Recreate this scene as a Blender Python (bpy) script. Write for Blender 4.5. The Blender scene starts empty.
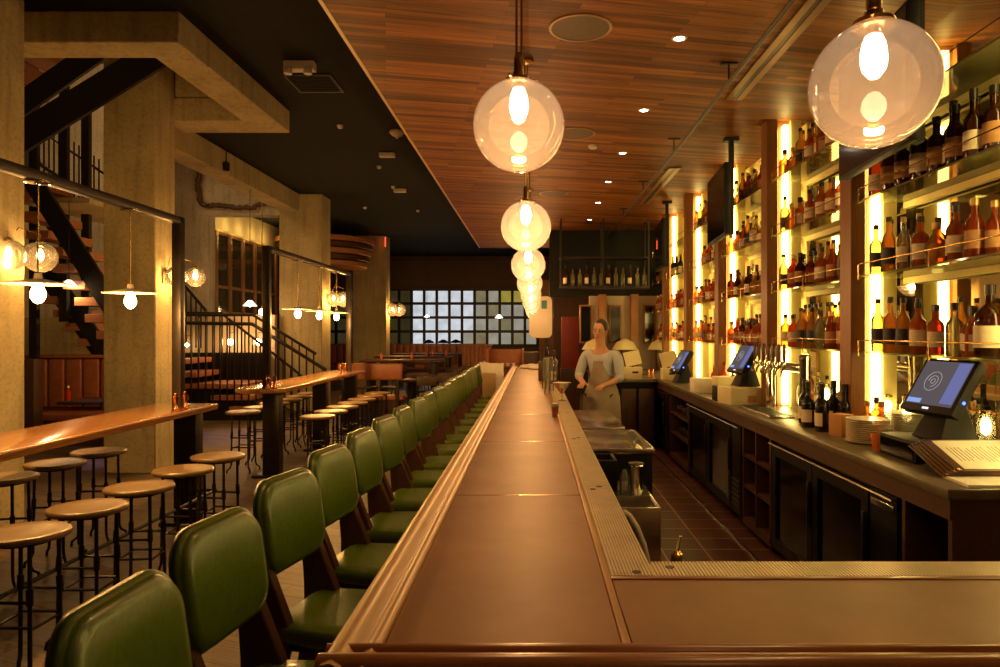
import bpy, bmesh, math, random
from mathutils import Vector, Matrix
R = math.radians
rnd = random.Random(7)
S = bpy.context.scene
C = S.collection

# ------------------------------------------------------------------ camera, world, exposure
H = 1.74
cam_d = bpy.data.cameras.new('camera'); cam = bpy.data.objects.new('camera', cam_d); C.objects.link(cam)
cam.location = (0, 0, H); cam.rotation_euler = (R(90), 0, 0)
cam_d.lens = 25.2; cam_d.sensor_width = 36; cam_d.shift_x = -0.034; cam_d.shift_y = -0.0015
cam_d.clip_start = 0.05; cam_d.clip_end = 200
S.camera = cam
S.view_settings.view_transform = 'Standard'; S.view_settings.look = 'None'
S.view_settings.exposure = 0.0; S.view_settings.gamma = 1.0; S.view_settings.use_curve_mapping = False
W = bpy.data.worlds.new('world'); S.world = W; W.use_nodes = True
W.node_tree.nodes['Background'].inputs[0].default_value = (1.0, 0.55, 0.2, 1)
W.node_tree.nodes['Background'].inputs[1].default_value = 0.02
try:
    S.cycles.transparent_max_bounces = 24
    S.cycles.max_bounces = 7
    S.cycles.diffuse_bounces = 3
    S.cycles.glossy_bounces = 4
    S.cycles.use_denoising = True
    S.cycles.sample_clamp_indirect = 4.0
    S.cycles.caustics_reflective = False
    S.cycles.caustics_refractive = False
except Exception:
    pass
WARM = (1.0, 0.47, 0.13)
AMBER = (1.0, 0.52, 0.17)
def lamp(name, kind, loc, power, color=WARM, radius=0.05, parent=None, **kw):
    d = bpy.data.lights.new(name, kind); d.energy = power; d.color = color
    if kind != 'SUN' and kind != 'AREA': d.shadow_soft_size = radius
    for k, v in kw.items(): setattr(d, k, v)
    o = bpy.data.objects.new(name, d); C.objects.link(o); o.location = loc
    if parent: o.parent = parent
    return o
P_GLOBE, P_DOWN, P_PEND, P_SCONCE, E_STRIP = 30, 26, 32, 34, 24

# ------------------------------------------------------------------ materials
def new_mat(name):
    m = bpy.data.materials.new(name); m.use_nodes = True
    nt = m.node_tree; nt.nodes.clear()
    out = nt.nodes.new('ShaderNodeOutputMaterial')
    return m, nt, out
def lk(nt, a, b): nt.links.new(a, b)
def coords(nt, scale=(1, 1, 1), rot=(0, 0, 0), kind='Object'):
    tc = nt.nodes.new('ShaderNodeTexCoord'); mp = nt.nodes.new('ShaderNodeMapping')
    mp.inputs['Scale'].default_value = scale; mp.inputs['Rotation'].default_value = rot
    lk(nt, tc.outputs[kind], mp.inputs['Vector']); return mp.outputs[0]
def ramp(nt, fac, stops):
    r = nt.nodes.new('ShaderNodeValToRGB'); e = r.color_ramp.elements
    while len(e) < len(stops): e.new(0.5)
    for el, (p, c) in zip(e, stops): el.position = p; el.color = (*c, 1)
    lk(nt, fac, r.inputs[0]); return r.outputs[0]
def noise(nt, vec, scale=5, detail=4, rough=0.55, dist=0):
    n = nt.nodes.new('ShaderNodeTexNoise'); n.inputs['Scale'].default_value = scale
    n.inputs['Detail'].default_value = detail; n.inputs['Roughness'].default_value = rough
    n.inputs['Distortion'].default_value = dist; lk(nt, vec, n.inputs['Vector']); return n.outputs[0]
def bump(nt, h, strength=0.2, dist=0.01):
    b = nt.nodes.new('ShaderNodeBump'); b.inputs['Strength'].default_value = strength
    b.inputs['Distance'].default_value = dist; lk(nt, h, b.inputs['Height']); return b.outputs[0]
def mul(c, k): return tuple(min(1, x * k) for x in c)
def mat(name, c1, c2=None, rough=0.5, metal=0.0, scale=6, stretch=(1, 1, 1), bmp=0.1, spec=0.5, coat=0.0, detail=4, trans=0.0, sheen=0):
    m, nt, out = new_mat(name)
    b = nt.nodes.new('ShaderNodeBsdfPrincipled')
    c2 = c2 or mul(c1, 0.75)
    v = coords(nt, stretch); n = noise(nt, v, scale, detail)
    lk(nt, ramp(nt, n, [(0.3, c1), (0.7, c2)]), b.inputs['Base Color'])
    b.inputs['Roughness'].default_value = rough; b.inputs['Metallic'].default_value = metal
    b.inputs['Specular IOR Level'].default_value = spec; b.inputs['Coat Weight'].default_value = coat
    if bmp: lk(nt, bump(nt, n, bmp, 0.004), b.inputs['Normal'])
    lk(nt, b.outputs[0], out.inputs[0]); return m
def emis(name, color, strength):
    m, nt, out = new_mat(name); e = nt.nodes.new('ShaderNodeEmission')
    e.inputs[0].default_value = (*color, 1); e.inputs[1].default_value = strength
    lk(nt, e.outputs[0], out.inputs[0]); return m
def glassy(name, tint, clear=0.85, body=None, rough=0.05, gloss=1.0, fr=1.45, transl=0.5):
    """Thin see-through shell: tinted transparency, some scattering body, fresnel reflection."""
    m, nt, out = new_mat(name)
    t = nt.nodes.new('ShaderNodeBsdfTransparent'); t.inputs[0].default_value = (*tint, 1)
    d = nt.nodes.new('ShaderNodeBsdfDiffuse'); tl = nt.nodes.new('ShaderNodeBsdfTranslucent')
    col = (*(body or tint), 1)
    v = coords(nt); n = noise(nt, v, 9, 3)
    rc = ramp(nt, n, [(0.3, col[:3]), (0.7, mul(col[:3], 0.85))])
    lk(nt, rc, d.inputs[0]); lk(nt, rc, tl.inputs[0])
    m1 = nt.nodes.new('ShaderNodeMixShader'); m1.inputs[0].default_value = transl
    lk(nt, d.outputs[0], m1.inputs[1]); lk(nt, tl.outputs[0], m1.inputs[2])
    m2 = nt.nodes.new('ShaderNodeMixShader'); m2.inputs[0].default_value = clear
    lk(nt, m1.outputs[0], m2.inputs[1]); lk(nt, t.outputs[0], m2.inputs[2])
    g = nt.nodes.new('ShaderNodeBsdfGlossy'); g.inputs['Roughness'].default_value = rough
    f = nt.nodes.new('ShaderNodeFresnel'); f.inputs[0].default_value = fr
    k = nt.nodes.new('ShaderNodeMath'); k.operation = 'MULTIPLY'; k.inputs[1].default_value = gloss
    lk(nt, f.outputs[0], k.inputs[0])
    m3 = nt.nodes.new('ShaderNodeMixShader'); lk(nt, k.outputs[0], m3.inputs[0])
    lk(nt, m2.outputs[0], m3.inputs[1]); lk(nt, g.outputs[0], m3.inputs[2])
    lk(nt, m3.outputs[0], out.inputs[0]); return m
def wood(name, c1, c2, rough=0.4, grain=(1, 14, 14), scale=3, bmp=0.15, coat=0.0):
    m, nt, out = new_mat(name); b = nt.nodes.new('ShaderNodeBsdfPrincipled')
    v = coords(nt, grain); n = noise(nt, v, scale, 6, 0.6, 0.4)
    v2 = coords(nt, (1, 1, 1)); n2 = noise(nt, v2, 1.7, 3)
    col = ramp(nt, n, [(0.25, c2), (0.5, mul(c1, 0.85)), (0.75, c1)])
    mx = nt.nodes.new('ShaderNodeMixRGB'); mx.blend_type = 'MULTIPLY'; mx.inputs[0].default_value = 0.5
    lk(nt, col, mx.inputs[1]); lk(nt, ramp(nt, n2, [(0.3, (0.6, 0.6, 0.6)), (0.7, (1, 1, 1))]), mx.inputs[2])
    lk(nt, mx.outputs[0], b.inputs['Base Color']); b.inputs['Roughness'].default_value = rough
    b.inputs['Coat Weight'].default_value = coat; b.inputs['Coat Roughness'].default_value = 0.2
    lk(nt, bump(nt, n, bmp, 0.002), b.inputs['Normal']); lk(nt, b.outputs[0], out.inputs[0]); return m
def planks(name, c1, c2, mortar, pw, pl, rot=0, rough=0.5, bw=0.004, streak=True, bmp=0.3, squash=0.5, coat=0, spec=0.5):
    """Boards / tiles: pl along local x, pw across."""
    m, nt, out = new_mat(name); b = nt.nodes.new('ShaderNodeBsdfPrincipled')
    v = coords(nt, (1, 1, 1), (0, 0, rot))
    br = nt.nodes.new('ShaderNodeTexBrick'); br.offset = squash; br.inputs['Scale'].default_value = 1
    br.inputs['Brick Width'].default_value = pl; br.inputs['Row Height'].default_value = pw
    br.inputs['Mortar Size'].default_value = bw; br.inputs['Mortar Smooth'].default_value = 0.1
    br.inputs['Color1'].default_value = (*c1, 1); br.inputs['Color2'].default_value = (*c2, 1)
    br.inputs['Mortar'].default_value = (*mortar, 1); lk(nt, v, br.inputs['Vector'])
    col = br.outputs['Color']
    if streak:
        mp = nt.nodes.new('ShaderNodeMapping'); mp.inputs['Scale'].default_value = (1.2, 26, 1)
        lk(nt, v, mp.inputs['Vector']); n = noise(nt, mp.outputs[0], 1.3, 6, 0.62, 0.3)
        mx = nt.nodes.new('ShaderNodeMixRGB'); mx.blend_type = 'MULTIPLY'; mx.inputs[0].default_value = 0.85
        lk(nt, col, mx.inputs[1]); lk(nt, ramp(nt, n, [(0.30, (0.18, 0.14, 0.12)), (0.5, (0.7, 0.66, 0.62)), (0.68, (1, 1, 1))]), mx.inputs[2])
        col = mx.outputs[0]
    else:
        n = noise(nt, v, 5, 5)
        mx = nt.nodes.new('ShaderNodeMixRGB'); mx.blend_type = 'MULTIPLY'; mx.inputs[0].default_value = 0.6
        lk(nt, col, mx.inputs[1]); lk(nt, ramp(nt, n, [(0.3, (0.6, 0.58, 0.55)), (0.7, (1, 1, 1))]), mx.inputs[2])
        col = mx.outputs[0]
    lk(nt, col, b.inputs['Base Color']); b.inputs['Roughness'].default_value = rough; b.inputs['Coat Weight'].default_value = coat; b.inputs['Specular IOR Level'].default_value = spec
    lk(nt, bump(nt, br.outputs['Fac'], -bmp, 0.003) if False else bump(nt, n, bmp * 0.4, 0.002), b.inputs['Normal'])
    lk(nt, b.outputs[0], out.inputs[0]); return m
def concrete(name, c=(0.47, 0.40, 0.235)):
    m, nt, out = new_mat(name); b = nt.nodes.new('ShaderNodeBsdfPrincipled')
    v = coords(nt); n1 = noise(nt, v, 1.3, 6, 0.6); n2 = noise(nt, v, 26, 4, 0.7)
    v3 = coords(nt, (6, 6, 0.5)); n3 = noise(nt, v3, 1.5, 4)
    base = ramp(nt, n1, [(0.3, mul(c, 0.72)), (0.7, mul(c, 1.1))])
    for n_, lo in ((n2, 0.62), (n3, 0.7)):
        mx = nt.nodes.new('ShaderNodeMixRGB'); mx.blend_type = 'MULTIPLY'; mx.inputs[0].default_value = 0.8
        lk(nt, base, mx.inputs[1]); lk(nt, ramp(nt, n_, [(0.32, (lo, lo, lo)), (0.5, (1, 1, 1))]), mx.inputs[2]); base = mx.outputs[0]
    lk(nt, base, b.inputs['Base Color']); b.inputs['Roughness'].default_value = 0.85
    lk(nt, bump(nt, n2, 0.35, 0.004), b.inputs['Normal']); lk(nt, b.outputs[0], out.inputs[0]); return m
M = {}
M['concrete'] = concrete('concrete')
M['concrete_pale'] = concrete('concrete_pale', (0.5, 0.47, 0.43))
M['black_paint'] = mat('black_paint', (0.004, 0.0045, 0.004), (0.007, 0.007, 0.006), 0.85, spec=0.2)
M['soffit_wood'] = wood('soffit_wood', (0.10, 0.05, 0.025), (0.04, 0.02, 0.01), 0.6)
M['ceiling_boards'] = planks('ceiling_boards', (0.40, 0.155, 0.032), (0.11, 0.036, 0.008), (0.03, 0.012, 0.006), 0.062, 1.15, rot=R(-12), rough=0.55, bw=0.0015, squash=0.37, spec=0.22)
M['floor_boards'] = planks('floor_boards', (0.22, 0.155, 0.10), (0.15, 0.10, 0.065), (0.05, 0.04, 0.03), 0.18, 1.6, rot=R(20), rough=0.5, bw=0.004)
M['quarry'] = planks('quarry', (0.085, 0.03, 0.018), (0.055, 0.02, 0.012), (0.45, 0.28, 0.16), 0.293, 0.338, rough=0.42, bw=0.006, streak=False, squash=0)
M['bar_stone'] = mat('bar_stone', (0.31, 0.15, 0.055), (0.21, 0.10, 0.036), 0.46, spec=0.35, scale=3.5, detail=8, bmp=0.05)
M['bar_return_stone'] = M['bar_stone']
M['nosing'] = wood('nosing', (0.72, 0.46, 0.19), (0.50, 0.28, 0.10), 0.42, (30, 1.2, 30), 3, 0.1, 0.15)
M['nosing_x'] = wood('nosing_x', (0.42, 0.19, 0.07), (0.24, 0.09, 0.03), 0.28, (1.2, 30, 30), 3, 0.1, 0.4)
M['bar_panel'] = wood('bar_panel', (0.14, 0.065, 0.03), (0.07, 0.03, 0.015), 0.5, (14, 14, 1.2), 3)
M['rail_rubber'] = mat('rail_rubber', (0.78, 0.69, 0.48), (0.64, 0.56, 0.38), 0.34, 0.3, scale=12, bmp=0.03)
M['brass'] = mat('brass', (0.62, 0.42, 0.16), (0.45, 0.28, 0.09), 0.25, 1.0, scale=20, bmp=0.02)
M['copper'] = mat('copper', (0.85, 0.36, 0.18), (0.7, 0.25, 0.1), 0.22, 1.0, scale=20, bmp=0.02)
M['steel'] = mat('steel', (0.72, 0.68, 0.6), (0.55, 0.52, 0.46), 0.22, 1.0, scale=15, bmp=0.03)
M['chrome'] = mat('chrome', (0.9, 0.87, 0.8), (0.8, 0.78, 0.7), 0.08, 1.0, scale=10, bmp=0)
M['iron'] = mat('iron', (0.009, 0.007, 0.006), (0.016, 0.012, 0.009), 0.45, 0.3, scale=30, bmp=0.1)
M['iron_beam'] = mat('iron_beam', (0.035, 0.027, 0.02), (0.05, 0.04, 0.03), 0.4, 0.5, scale=8, bmp=0.05)
M['green_leather'] = mat('green_leather', (0.10, 0.175, 0.005), (0.07, 0.12, 0.004), 0.32, scale=60, bmp=0.12, coat=0.12, detail=6)
M['walnut'] = wood('walnut', (0.13, 0.055, 0.028), (0.07, 0.028, 0.014), 0.4, (10, 10, 1), 4, 0.1, 0.2)
M['fin_wood'] = wood('fin_wood', (0.34, 0.145, 0.042), (0.17, 0.065, 0.018), 0.45, (22, 22, 1), 3, 0.1)
M['stool_seat'] = wood('stool_seat', (0.31, 0.19, 0.075), (0.19, 0.11, 0.04), 0.35, (14, 2, 14), 3, 0.1, 0.3)
M['table_top'] = wood('table_top', (0.50, 0.22, 0.07), (0.27, 0.10, 0.03), 0.16, (22, 1.4, 22), 3, 0.08, 0.6)
M['tread'] = wood('tread', (0.50, 0.20, 0.09), (0.33, 0.12, 0.05), 0.5, (1, 10, 10), 3)
M['orange_leather'] = mat('orange_leather', (0.34, 0.11, 0.035), (0.24, 0.07, 0.022), 0.45, scale=12, bmp=0.15)
M['dark_wood'] = wood('dark_wood', (0.085, 0.04, 0.02), (0.045, 0.02, 0.01), 0.5, (14, 14, 1.2), 3)
M['counter_stone'] = mat('counter_stone', (0.17, 0.14, 0.085), (0.12, 0.10, 0.06), 0.3, scale=14, bmp=0.04)
M['fascia'] = wood('fascia', (0.085, 0.032, 0.012), (0.045, 0.016, 0.006), 0.5, (14, 1.2, 14), 3)
M['black_gloss'] = mat('black_gloss', (0.003, 0.003, 0.003), (0.005, 0.004, 0.004), 0.12, spec=0.35, scale=4, bmp=0)
M['black_plastic'] = mat('black_plastic', (0.004, 0.004, 0.005), (0.007, 0.007, 0.007), 0.55, spec=0.2, scale=8, bmp=0.05)
M['cabinet_black'] = mat('cabinet_black', (0.003, 0.003, 0.003), (0.005, 0.0045, 0.004), 0.45, spec=0.2, scale=8, bmp=0.05)
M['mirror'] = mat('mirror', (0.72, 0.68, 0.50), (0.70, 0.66, 0.48), 0.03, 1.0, scale=2, bmp=0)
M['cream'] = mat('cream', (0.72, 0.58, 0.22), (0.62, 0.50, 0.18), 0.6)
M['plaster'] = mat('plaster', (0.48, 0.40, 0.28), (0.40, 0.33, 0.22), 0.7, scale=3)
M['shelf_glass'] = glassy('shelf_glass', (0.90, 0.95, 0.66), 0.62, (1.0, 0.95, 0.42), 0.04, 1.0, 1.5, 0.6)
M['clear_glass'] = glassy('clear_glass', (0.95, 0.96, 0.92), 0.86, (0.9, 0.9, 0.8), 0.03, 1.0, 1.5)
M['globe_glass'] = glassy('globe_glass', (0.95, 0.90, 0.84), 0.74, (0.30, 0.28, 0.30), 0.02, 1.0, 1.5, 0.75)
M['sconce_glass'] = glassy('sconce_glass', (0.97, 0.94, 0.88), 0.90, (0.5, 0.48, 0.45), 0.02, 1.2, 1.5, 0.55)
M['bulb'] = emis('bulb', (1.0, 0.78, 0.45), 34)
M['bulb_small'] = emis('bulb_small', (1.0, 0.70, 0.34), 24)
M['strip'] = emis('strip', (1.0, 0.70, 0.20), E_STRIP)
M['down_lens'] = emis('down_lens', (1.0, 0.86, 0.62), 30)
M['white_shade'] = emis('white_shade', (1.0, 0.85, 0.62), 3.2)
M['disc_shade'] = mat('disc_shade', (0.75, 0.66, 0.5), (0.65, 0.56, 0.42), 0.4)
M['exit_red'] = emis('exit_red', (1.0, 0.10, 0.03), 1.6)
M['paper'] = mat('paper', (0.9, 0.87, 0.78), (0.76, 0.71, 0.6), 0.8)
M['kraft'] = mat('kraft', (0.48, 0.33, 0.16), (0.40, 0.27, 0.13), 0.8)
M['porcelain'] = mat('porcelain', (0.82, 0.76, 0.62), (0.78, 0.72, 0.58), 0.25, bmp=0)
M['orange_card'] = mat('orange_card', (0.72, 0.17, 0.035), (0.6, 0.13, 0.03), 0.5)
M['orange_box'] = mat('orange_box', (0.52, 0.24, 0.07), (0.45, 0.2, 0.06), 0.6)
M['cream_card'] = mat('cream_card', (0.78, 0.72, 0.42), (0.7, 0.64, 0.36), 0.6)
M['red_drink'] = glassy('red_drink', (1.0, 0.15, 0.05), 0.08, (1.0, 0.07, 0.02), 0.05, 1.0, 1.4, 0.6)
M['red_wall'] = mat('red_wall', (0.22, 0.02, 0.012), (0.16, 0.015, 0.01), 0.6)
M['fixture_white'] = mat('fixture_white', (0.62, 0.58, 0.5), (0.55, 0.5, 0.43), 0.5)
M['grille'] = mat('grille', (0.10, 0.065, 0.035), (0.07, 0.045, 0.025), 0.6, scale=80)
M['grey_vent'] = mat('grey_vent', (0.075, 0.08, 0.07), (0.06, 0.06, 0.055), 0.7)
M['slot_metal'] = mat('slot_metal', (0.34, 0.22, 0.11), (0.28, 0.18, 0.09), 0.4, 0.4)
M['skin'] = mat('skin', (0.55, 0.30, 0.18), (0.48, 0.25, 0.15), 0.5, scale=10)
M['hair'] = mat('hair', (0.03, 0.018, 0.01), (0.02, 0.012, 0.008), 0.5, scale=40)
M['shirt'] = mat('shirt', (0.50, 0.55, 0.62), (0.42, 0.47, 0.55), 0.8, scale=14)
M['apron'] = mat('apron', (0.34, 0.28, 0.21), (0.28, 0.23, 0.17), 0.85, scale=14)
M['denim'] = mat('denim', (0.04, 0.045, 0.06), (0.03, 0.035, 0.05), 0.85, scale=40)
M['label_cream'] = mat('label_cream', (0.85, 0.76, 0.55), (0.75, 0.66, 0.46), 0.6, scale=30)
M['label_tan'] = mat('label_tan', (0.50, 0.27, 0.10), (0.40, 0.2, 0.07), 0.6, scale=30)
M['label_dark'] = mat('label_dark', (0.05, 0.05, 0.07), (0.03, 0.03, 0.04), 0.5, scale=30)
M['cap_black'] = mat('cap_black', (0.012, 0.01, 0.01), (0.02, 0.015, 0.012), 0.35)
M['cap_gold'] = mat('cap_gold', (0.55, 0.38, 0.14), (0.4, 0.26, 0.08), 0.3, 0.8)
M['cap_cork'] = mat('cap_cork', (0.30, 0.16, 0.07), (0.22, 0.11, 0.05), 0.7)
M['amber'] = glassy('amber', (1.0, 0.46, 0.12), 0.52, (0.95, 0.30, 0.05), 0.05, 1.2, 1.45, 0.65)
M['copper_liquid'] = glassy('copper_liquid', (0.95, 0.26, 0.07), 0.45, (0.62, 0.13, 0.03), 0.05, 1.2, 1.45, 0.65)
M['dark_liquid'] = glassy('dark_liquid', (0.35, 0.10, 0.03), 0.3, (0.10, 0.025, 0.01), 0.05, 1.3, 1.45, 0.5)
M['gold_liquid'] = glassy('gold_liquid', (1.0, 0.70, 0.26), 0.6, (0.85, 0.50, 0.12), 0.05, 1.2, 1.45, 0.65)
M['gin_liquid'] = glassy('gin_liquid', (0.96, 0.95, 0.8), 0.72, (0.85, 0.82, 0.55), 0.04, 1.2, 1.45, 0.6)
M['green_bottle'] = glassy('green_bottle', (0.08, 0.13, 0.04), 0.25, (0.015, 0.03, 0.008), 0.05, 1.4, 1.45, 0.3)
M['wine_dark'] = mat('wine_dark', (0.008, 0.006, 0.005), (0.012, 0.01, 0.008), 0.1, bmp=0)
def pane_mat(name, c, s):
    m, nt, out = new_mat(name); e = nt.nodes.new('ShaderNodeEmission')
    v = coords(nt, (1, 1, 1)); n = noise(nt, v, 2.2, 2)
    lk(nt, ramp(nt, n, [(0.3, mul(c, 0.7)), (0.7, c)]), e.inputs[0]); e.inputs[1].default_value = s
    lk(nt, e.outputs[0], out.inputs[0]); return m
PANES = {
 'blue': pane_mat('pane_blue', (0.66, 0.70, 0.74), 1.05), 'grey': pane_mat('pane_grey', (0.42, 0.38, 0.29), 0.8),
 'tan': pane_mat('pane_tan', (0.42, 0.34, 0.18), 0.55), 'yellow': pane_mat('pane_yellow', (0.46, 0.38, 0.06), 0.75),
 'dark': pane_mat('pane_dark', (0.07, 0.055, 0.02), 0.5)}

# ------------------------------------------------------------------ mesh building
class MB:
    def __init__(s): s.v = []; s.f = []
    def add(s, vs, fs):
        o = len(s.v); s.v += [tuple(v) for v in vs]; s.f += [tuple(i + o for i in f) for f in fs]; return s
    def box(s, x0, x1, y0, y1, z0, z1, mtx=None):
        vs = [Vector((x, y, z)) for x in (x0, x1) for y in (y0, y1) for z in (z0, z1)]
        if mtx is not None: vs = [mtx @ v for v in vs]
        return s.add(vs, [(0, 1, 3, 2), (4, 6, 7, 5), (0, 4, 5, 1), (2, 3, 7, 6), (0, 2, 6, 4), (1, 5, 7, 3)])
    def tube(s, p0, p1, r, n=10, r2=None, caps=True):
        return s.path([p0, p1], [r, r if r2 is None else r2], n, caps)
    def path(s, pts, r, n=8, caps=True):
        pts = [Vector(p) for p in pts]; rs = r if isinstance(r, (list, tuple)) else [r] * len(pts)
        rings = []; prev = None
        for i, p in enumerate(pts):
            d = (pts[min(i + 1, len(pts) - 1)] - pts[max(i - 1, 0)])
            if d.length < 1e-9: d = Vector((0, 0, 1))
            d.normalize()
            a = prev if prev is not None else (Vector((0, 0, 1)) if abs(d.z) < 0.9 else Vector((1, 0, 0)))
            u = (a - d * a.dot(d))
            if u.length < 1e-6: u = Vector((0, 1, 0)).cross(d)
            u.normalize(); w = d.cross(u); prev = u
            rings.append([p + (u * math.cos(2 * math.pi * k / n) + w * math.sin(2 * math.pi * k / n)) * rs[i] for k in range(n)])
        return s.loft(rings, caps)
    def loft(s, rings, caps=True):
        n = len(rings[0]); vs = [v for r in rings for v in r]; fs = []
        for i in range(len(rings) - 1):
            for k in range(n):
                a = i * n + k; b = i * n + (k + 1) % n; fs.append((a, b, b + n, a + n))
        if caps:
            fs.append(tuple(range(n))[::-1]); fs.append(tuple(range((len(rings) - 1) * n, len(rings) * n)))
        return s.add(vs, fs)
    def lathe(s, prof, c=(0, 0, 0), n=20, caps=True, sx=1, sy=1):
        rings = [[(c[0] + r * math.cos(2 * math.pi * k / n) * sx, c[1] + r * math.sin(2 * math.pi * k / n) * sy, c[2] + z) for k in range(n)] for r, z in prof]
        return s.loft(rings, caps)
    def prism(s, poly, a0, a1, axis='z'):
        """poly of 2D points extruded along axis from a0 to a1. axis y: (x,z); axis x: (y,z); axis z: (x,y)."""
        def P(p, a):
            return {'z': (p[0], p[1], a), 'y': (p[0], a, p[1]), 'x': (a, p[0], p[1])}[axis]
        return s.loft([[P(p, a0) for p in poly], [P(p, a1) for p in poly]])
    def grid_sphere(s, c, r, n=24, m=14, z0=-1.0, z1=1.0, sq=(1, 1, 1)):
        prof = []
        a0 = math.asin(z0); a1 = math.asin(z1)
        for i in range(m + 1):
            a = a0 + (a1 - a0) * i / m; prof.append((max(r * math.cos(a), 1e-4), r * math.sin(a) * sq[2]))
        return s.lathe(prof, c, n, caps=(abs(z0) > 0.99 and abs(z1) > 0.99), sx=sq[0], sy=sq[1])
    def build(s, name, m, parent=None, loc=None, smooth=False, bevel=0, seg=2, angle=38):
        me = bpy.data.meshes.new(name); me.from_pydata(s.v, [], s.f)
        bm = bmesh.new(); bm.from_mesh(me)
        bmesh.ops.recalc_face_normals(bm, faces=bm.faces)
        if bevel:
            ed = [e for e in bm.edges if len(e.link_faces) == 2 and e.calc_face_angle(0) > R(35)]
            bmesh.ops.bevel(bm, geom=ed, offset=bevel, segments=seg, affect='EDGES', profile=0.5, clamp_overlap=True)
        bm.to_mesh(me); bm.free()
        if smooth or bevel:
            for p in me.polygons: p.use_smooth = True
            me.set_sharp_from_angle(angle=R(angle))
        me.materials.append(M[m] if isinstance(m, str) else m)
        o = bpy.data.objects.new(name, me); C.objects.link(o)
        if parent: o.parent = parent
        if loc: o.location = loc
        return o
def tag(o, label, cat, group=None, kind=None):
    o['label'] = label; o['category'] = cat
    if group: o['group'] = group
    if kind: o['kind'] = kind
    return o
def thing(name, label, cat, loc=(0, 0, 0), rz=0, group=None, kind=None):
    o = bpy.data.objects.new(name, None); C.objects.link(o); o.empty_display_size = 0.1
    o.location = loc; o.rotation_euler = (0, 0, rz); return tag(o, label, cat, group, kind)
def struct(name, mb, m, label, cat, **kw):
    o = mb.build(name, m, **kw); o['kind'] = 'structure'; o['label'] = label; o['category'] = cat; return o
def copy_tree(o, parent=None):
    c = o.copy(); C.objects.link(c)
    c.parent = parent
    for ch in o.children:
        copy_tree(ch, c)
    return c
CACHE = {}
def inst(key, builder, loc, rz, label, group=None, scale=1.0, cat=None):
    """First call builds the thing, later calls copy it with its parts."""
    if key not in CACHE: r = CACHE[key] = builder()
    else: r = copy_tree(CACHE[key])
    r.location = loc; r.rotation_euler = (0, 0, rz); r.scale = scale if isinstance(scale, tuple) else (scale,) * 3
    r['label'] = label
    if group: r['group'] = group
    if cat: r['category'] = cat
    return r
ORD = ['first', 'second', 'third', 'fourth', 'fifth', 'sixth', 'seventh', 'eighth', 'ninth', 'tenth', 'eleventh', 'twelfth', 'thirteenth',
       'fourteenth', 'fifteenth', 'sixteenth', 'seventeenth', 'eighteenth', 'nineteenth', 'twentieth', 'twenty-first', 'twenty-second', 'twenty-third', 'twenty-fourth']
def px(x, y, Y):
    """world X and Z of a photo point seen at distance Y"""
    return ((x - 534) * Y / 700, H + (332 - y) * Y / 700)

# ================================================================== room shell
ZB, ZW = 4.77, 3.70          # black ceiling, wood ceiling
XW = 2.57                    # mirror wall behind the back bar
struct('floor', MB().box(-10, 3.2, -3, 28.2, -0.1, 0.0), 'floor_boards', 'pale worn wooden floorboards running under the stools and tables', 'floor')
struct('floor_bar_aisle', MB().box(0.33, 3.2, 1.9, 16.0, 0.0, 0.012), 'quarry', 'dark red quarry tile floor with light joints behind the bar', 'floor')
struct('ceiling', MB().box(-10, 3.2, -3, 6.98, ZB, ZB + 0.1).box(-10, 3.2, 15.7, 28.2, ZB, ZB + 0.1).box(-3.78, 3.2, 6.98, 15.7, ZB, ZB + 0.1).box(-5.3, -3.78, 9.3, 15.7, ZB, ZB + 0.1), 'black_paint', 'flat black painted ceiling over the dining area', 'ceiling')
struct('ceiling_wood', MB().box(-1.25, 2.62, -3, 16.3, ZW, ZW + 0.16), 'ceiling_boards', 'lowered ceiling of reddish wooden boards above the bar', 'ceiling')
struct('trim_1', MB().box(-1.275, -1.25, -3, 16.3, ZW - 0.004, ZW + 0.17), 'nosing', 'thin pale wooden edge strip along the wooden ceiling', 'trim')
struct('wall_right', MB().box(XW + 0.02, XW + 0.15, -3, 28, 0, ZB), 'plaster', 'plaster wall behind the back bar', 'wall')
struct('wall_left', MB().box(-10.2, -10, -3, 28.2, 0, ZB), 'concrete', 'bare concrete wall beyond the stairs', 'wall')
struct('wall_near', MB().box(-10, 3.2, -3.2, -3, 0, ZB), 'dark_wood', 'dark panelled wall at the near end of the bar', 'wall')
# back wall: piers, band above the lattice window, wall below
w = MB(); w.box(-10, 3.2, 28, 28.3, 3.44, ZB); w.box(-10, 3.2, 28, 28.3, 0, 1.2); w.box(0.14, 3.2, 28, 28.3, 1.2, 3.44); w.box(-10, -8.42, 28, 28.3, 1.2, 3.44)
struct('wall_back', w, 'soffit_wood', 'dark brown wall with a wooden band above the lattice window', 'wall')
struct('trim_2', MB().box(-10, 3.0, 27.9, 28.0, 4.55, 4.62).box(-10, 3.0, 27.9, 28.0, 3.44, 3.5), 'dark_wood', 'two brown rails along the band above the lattice window', 'trim')
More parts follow.
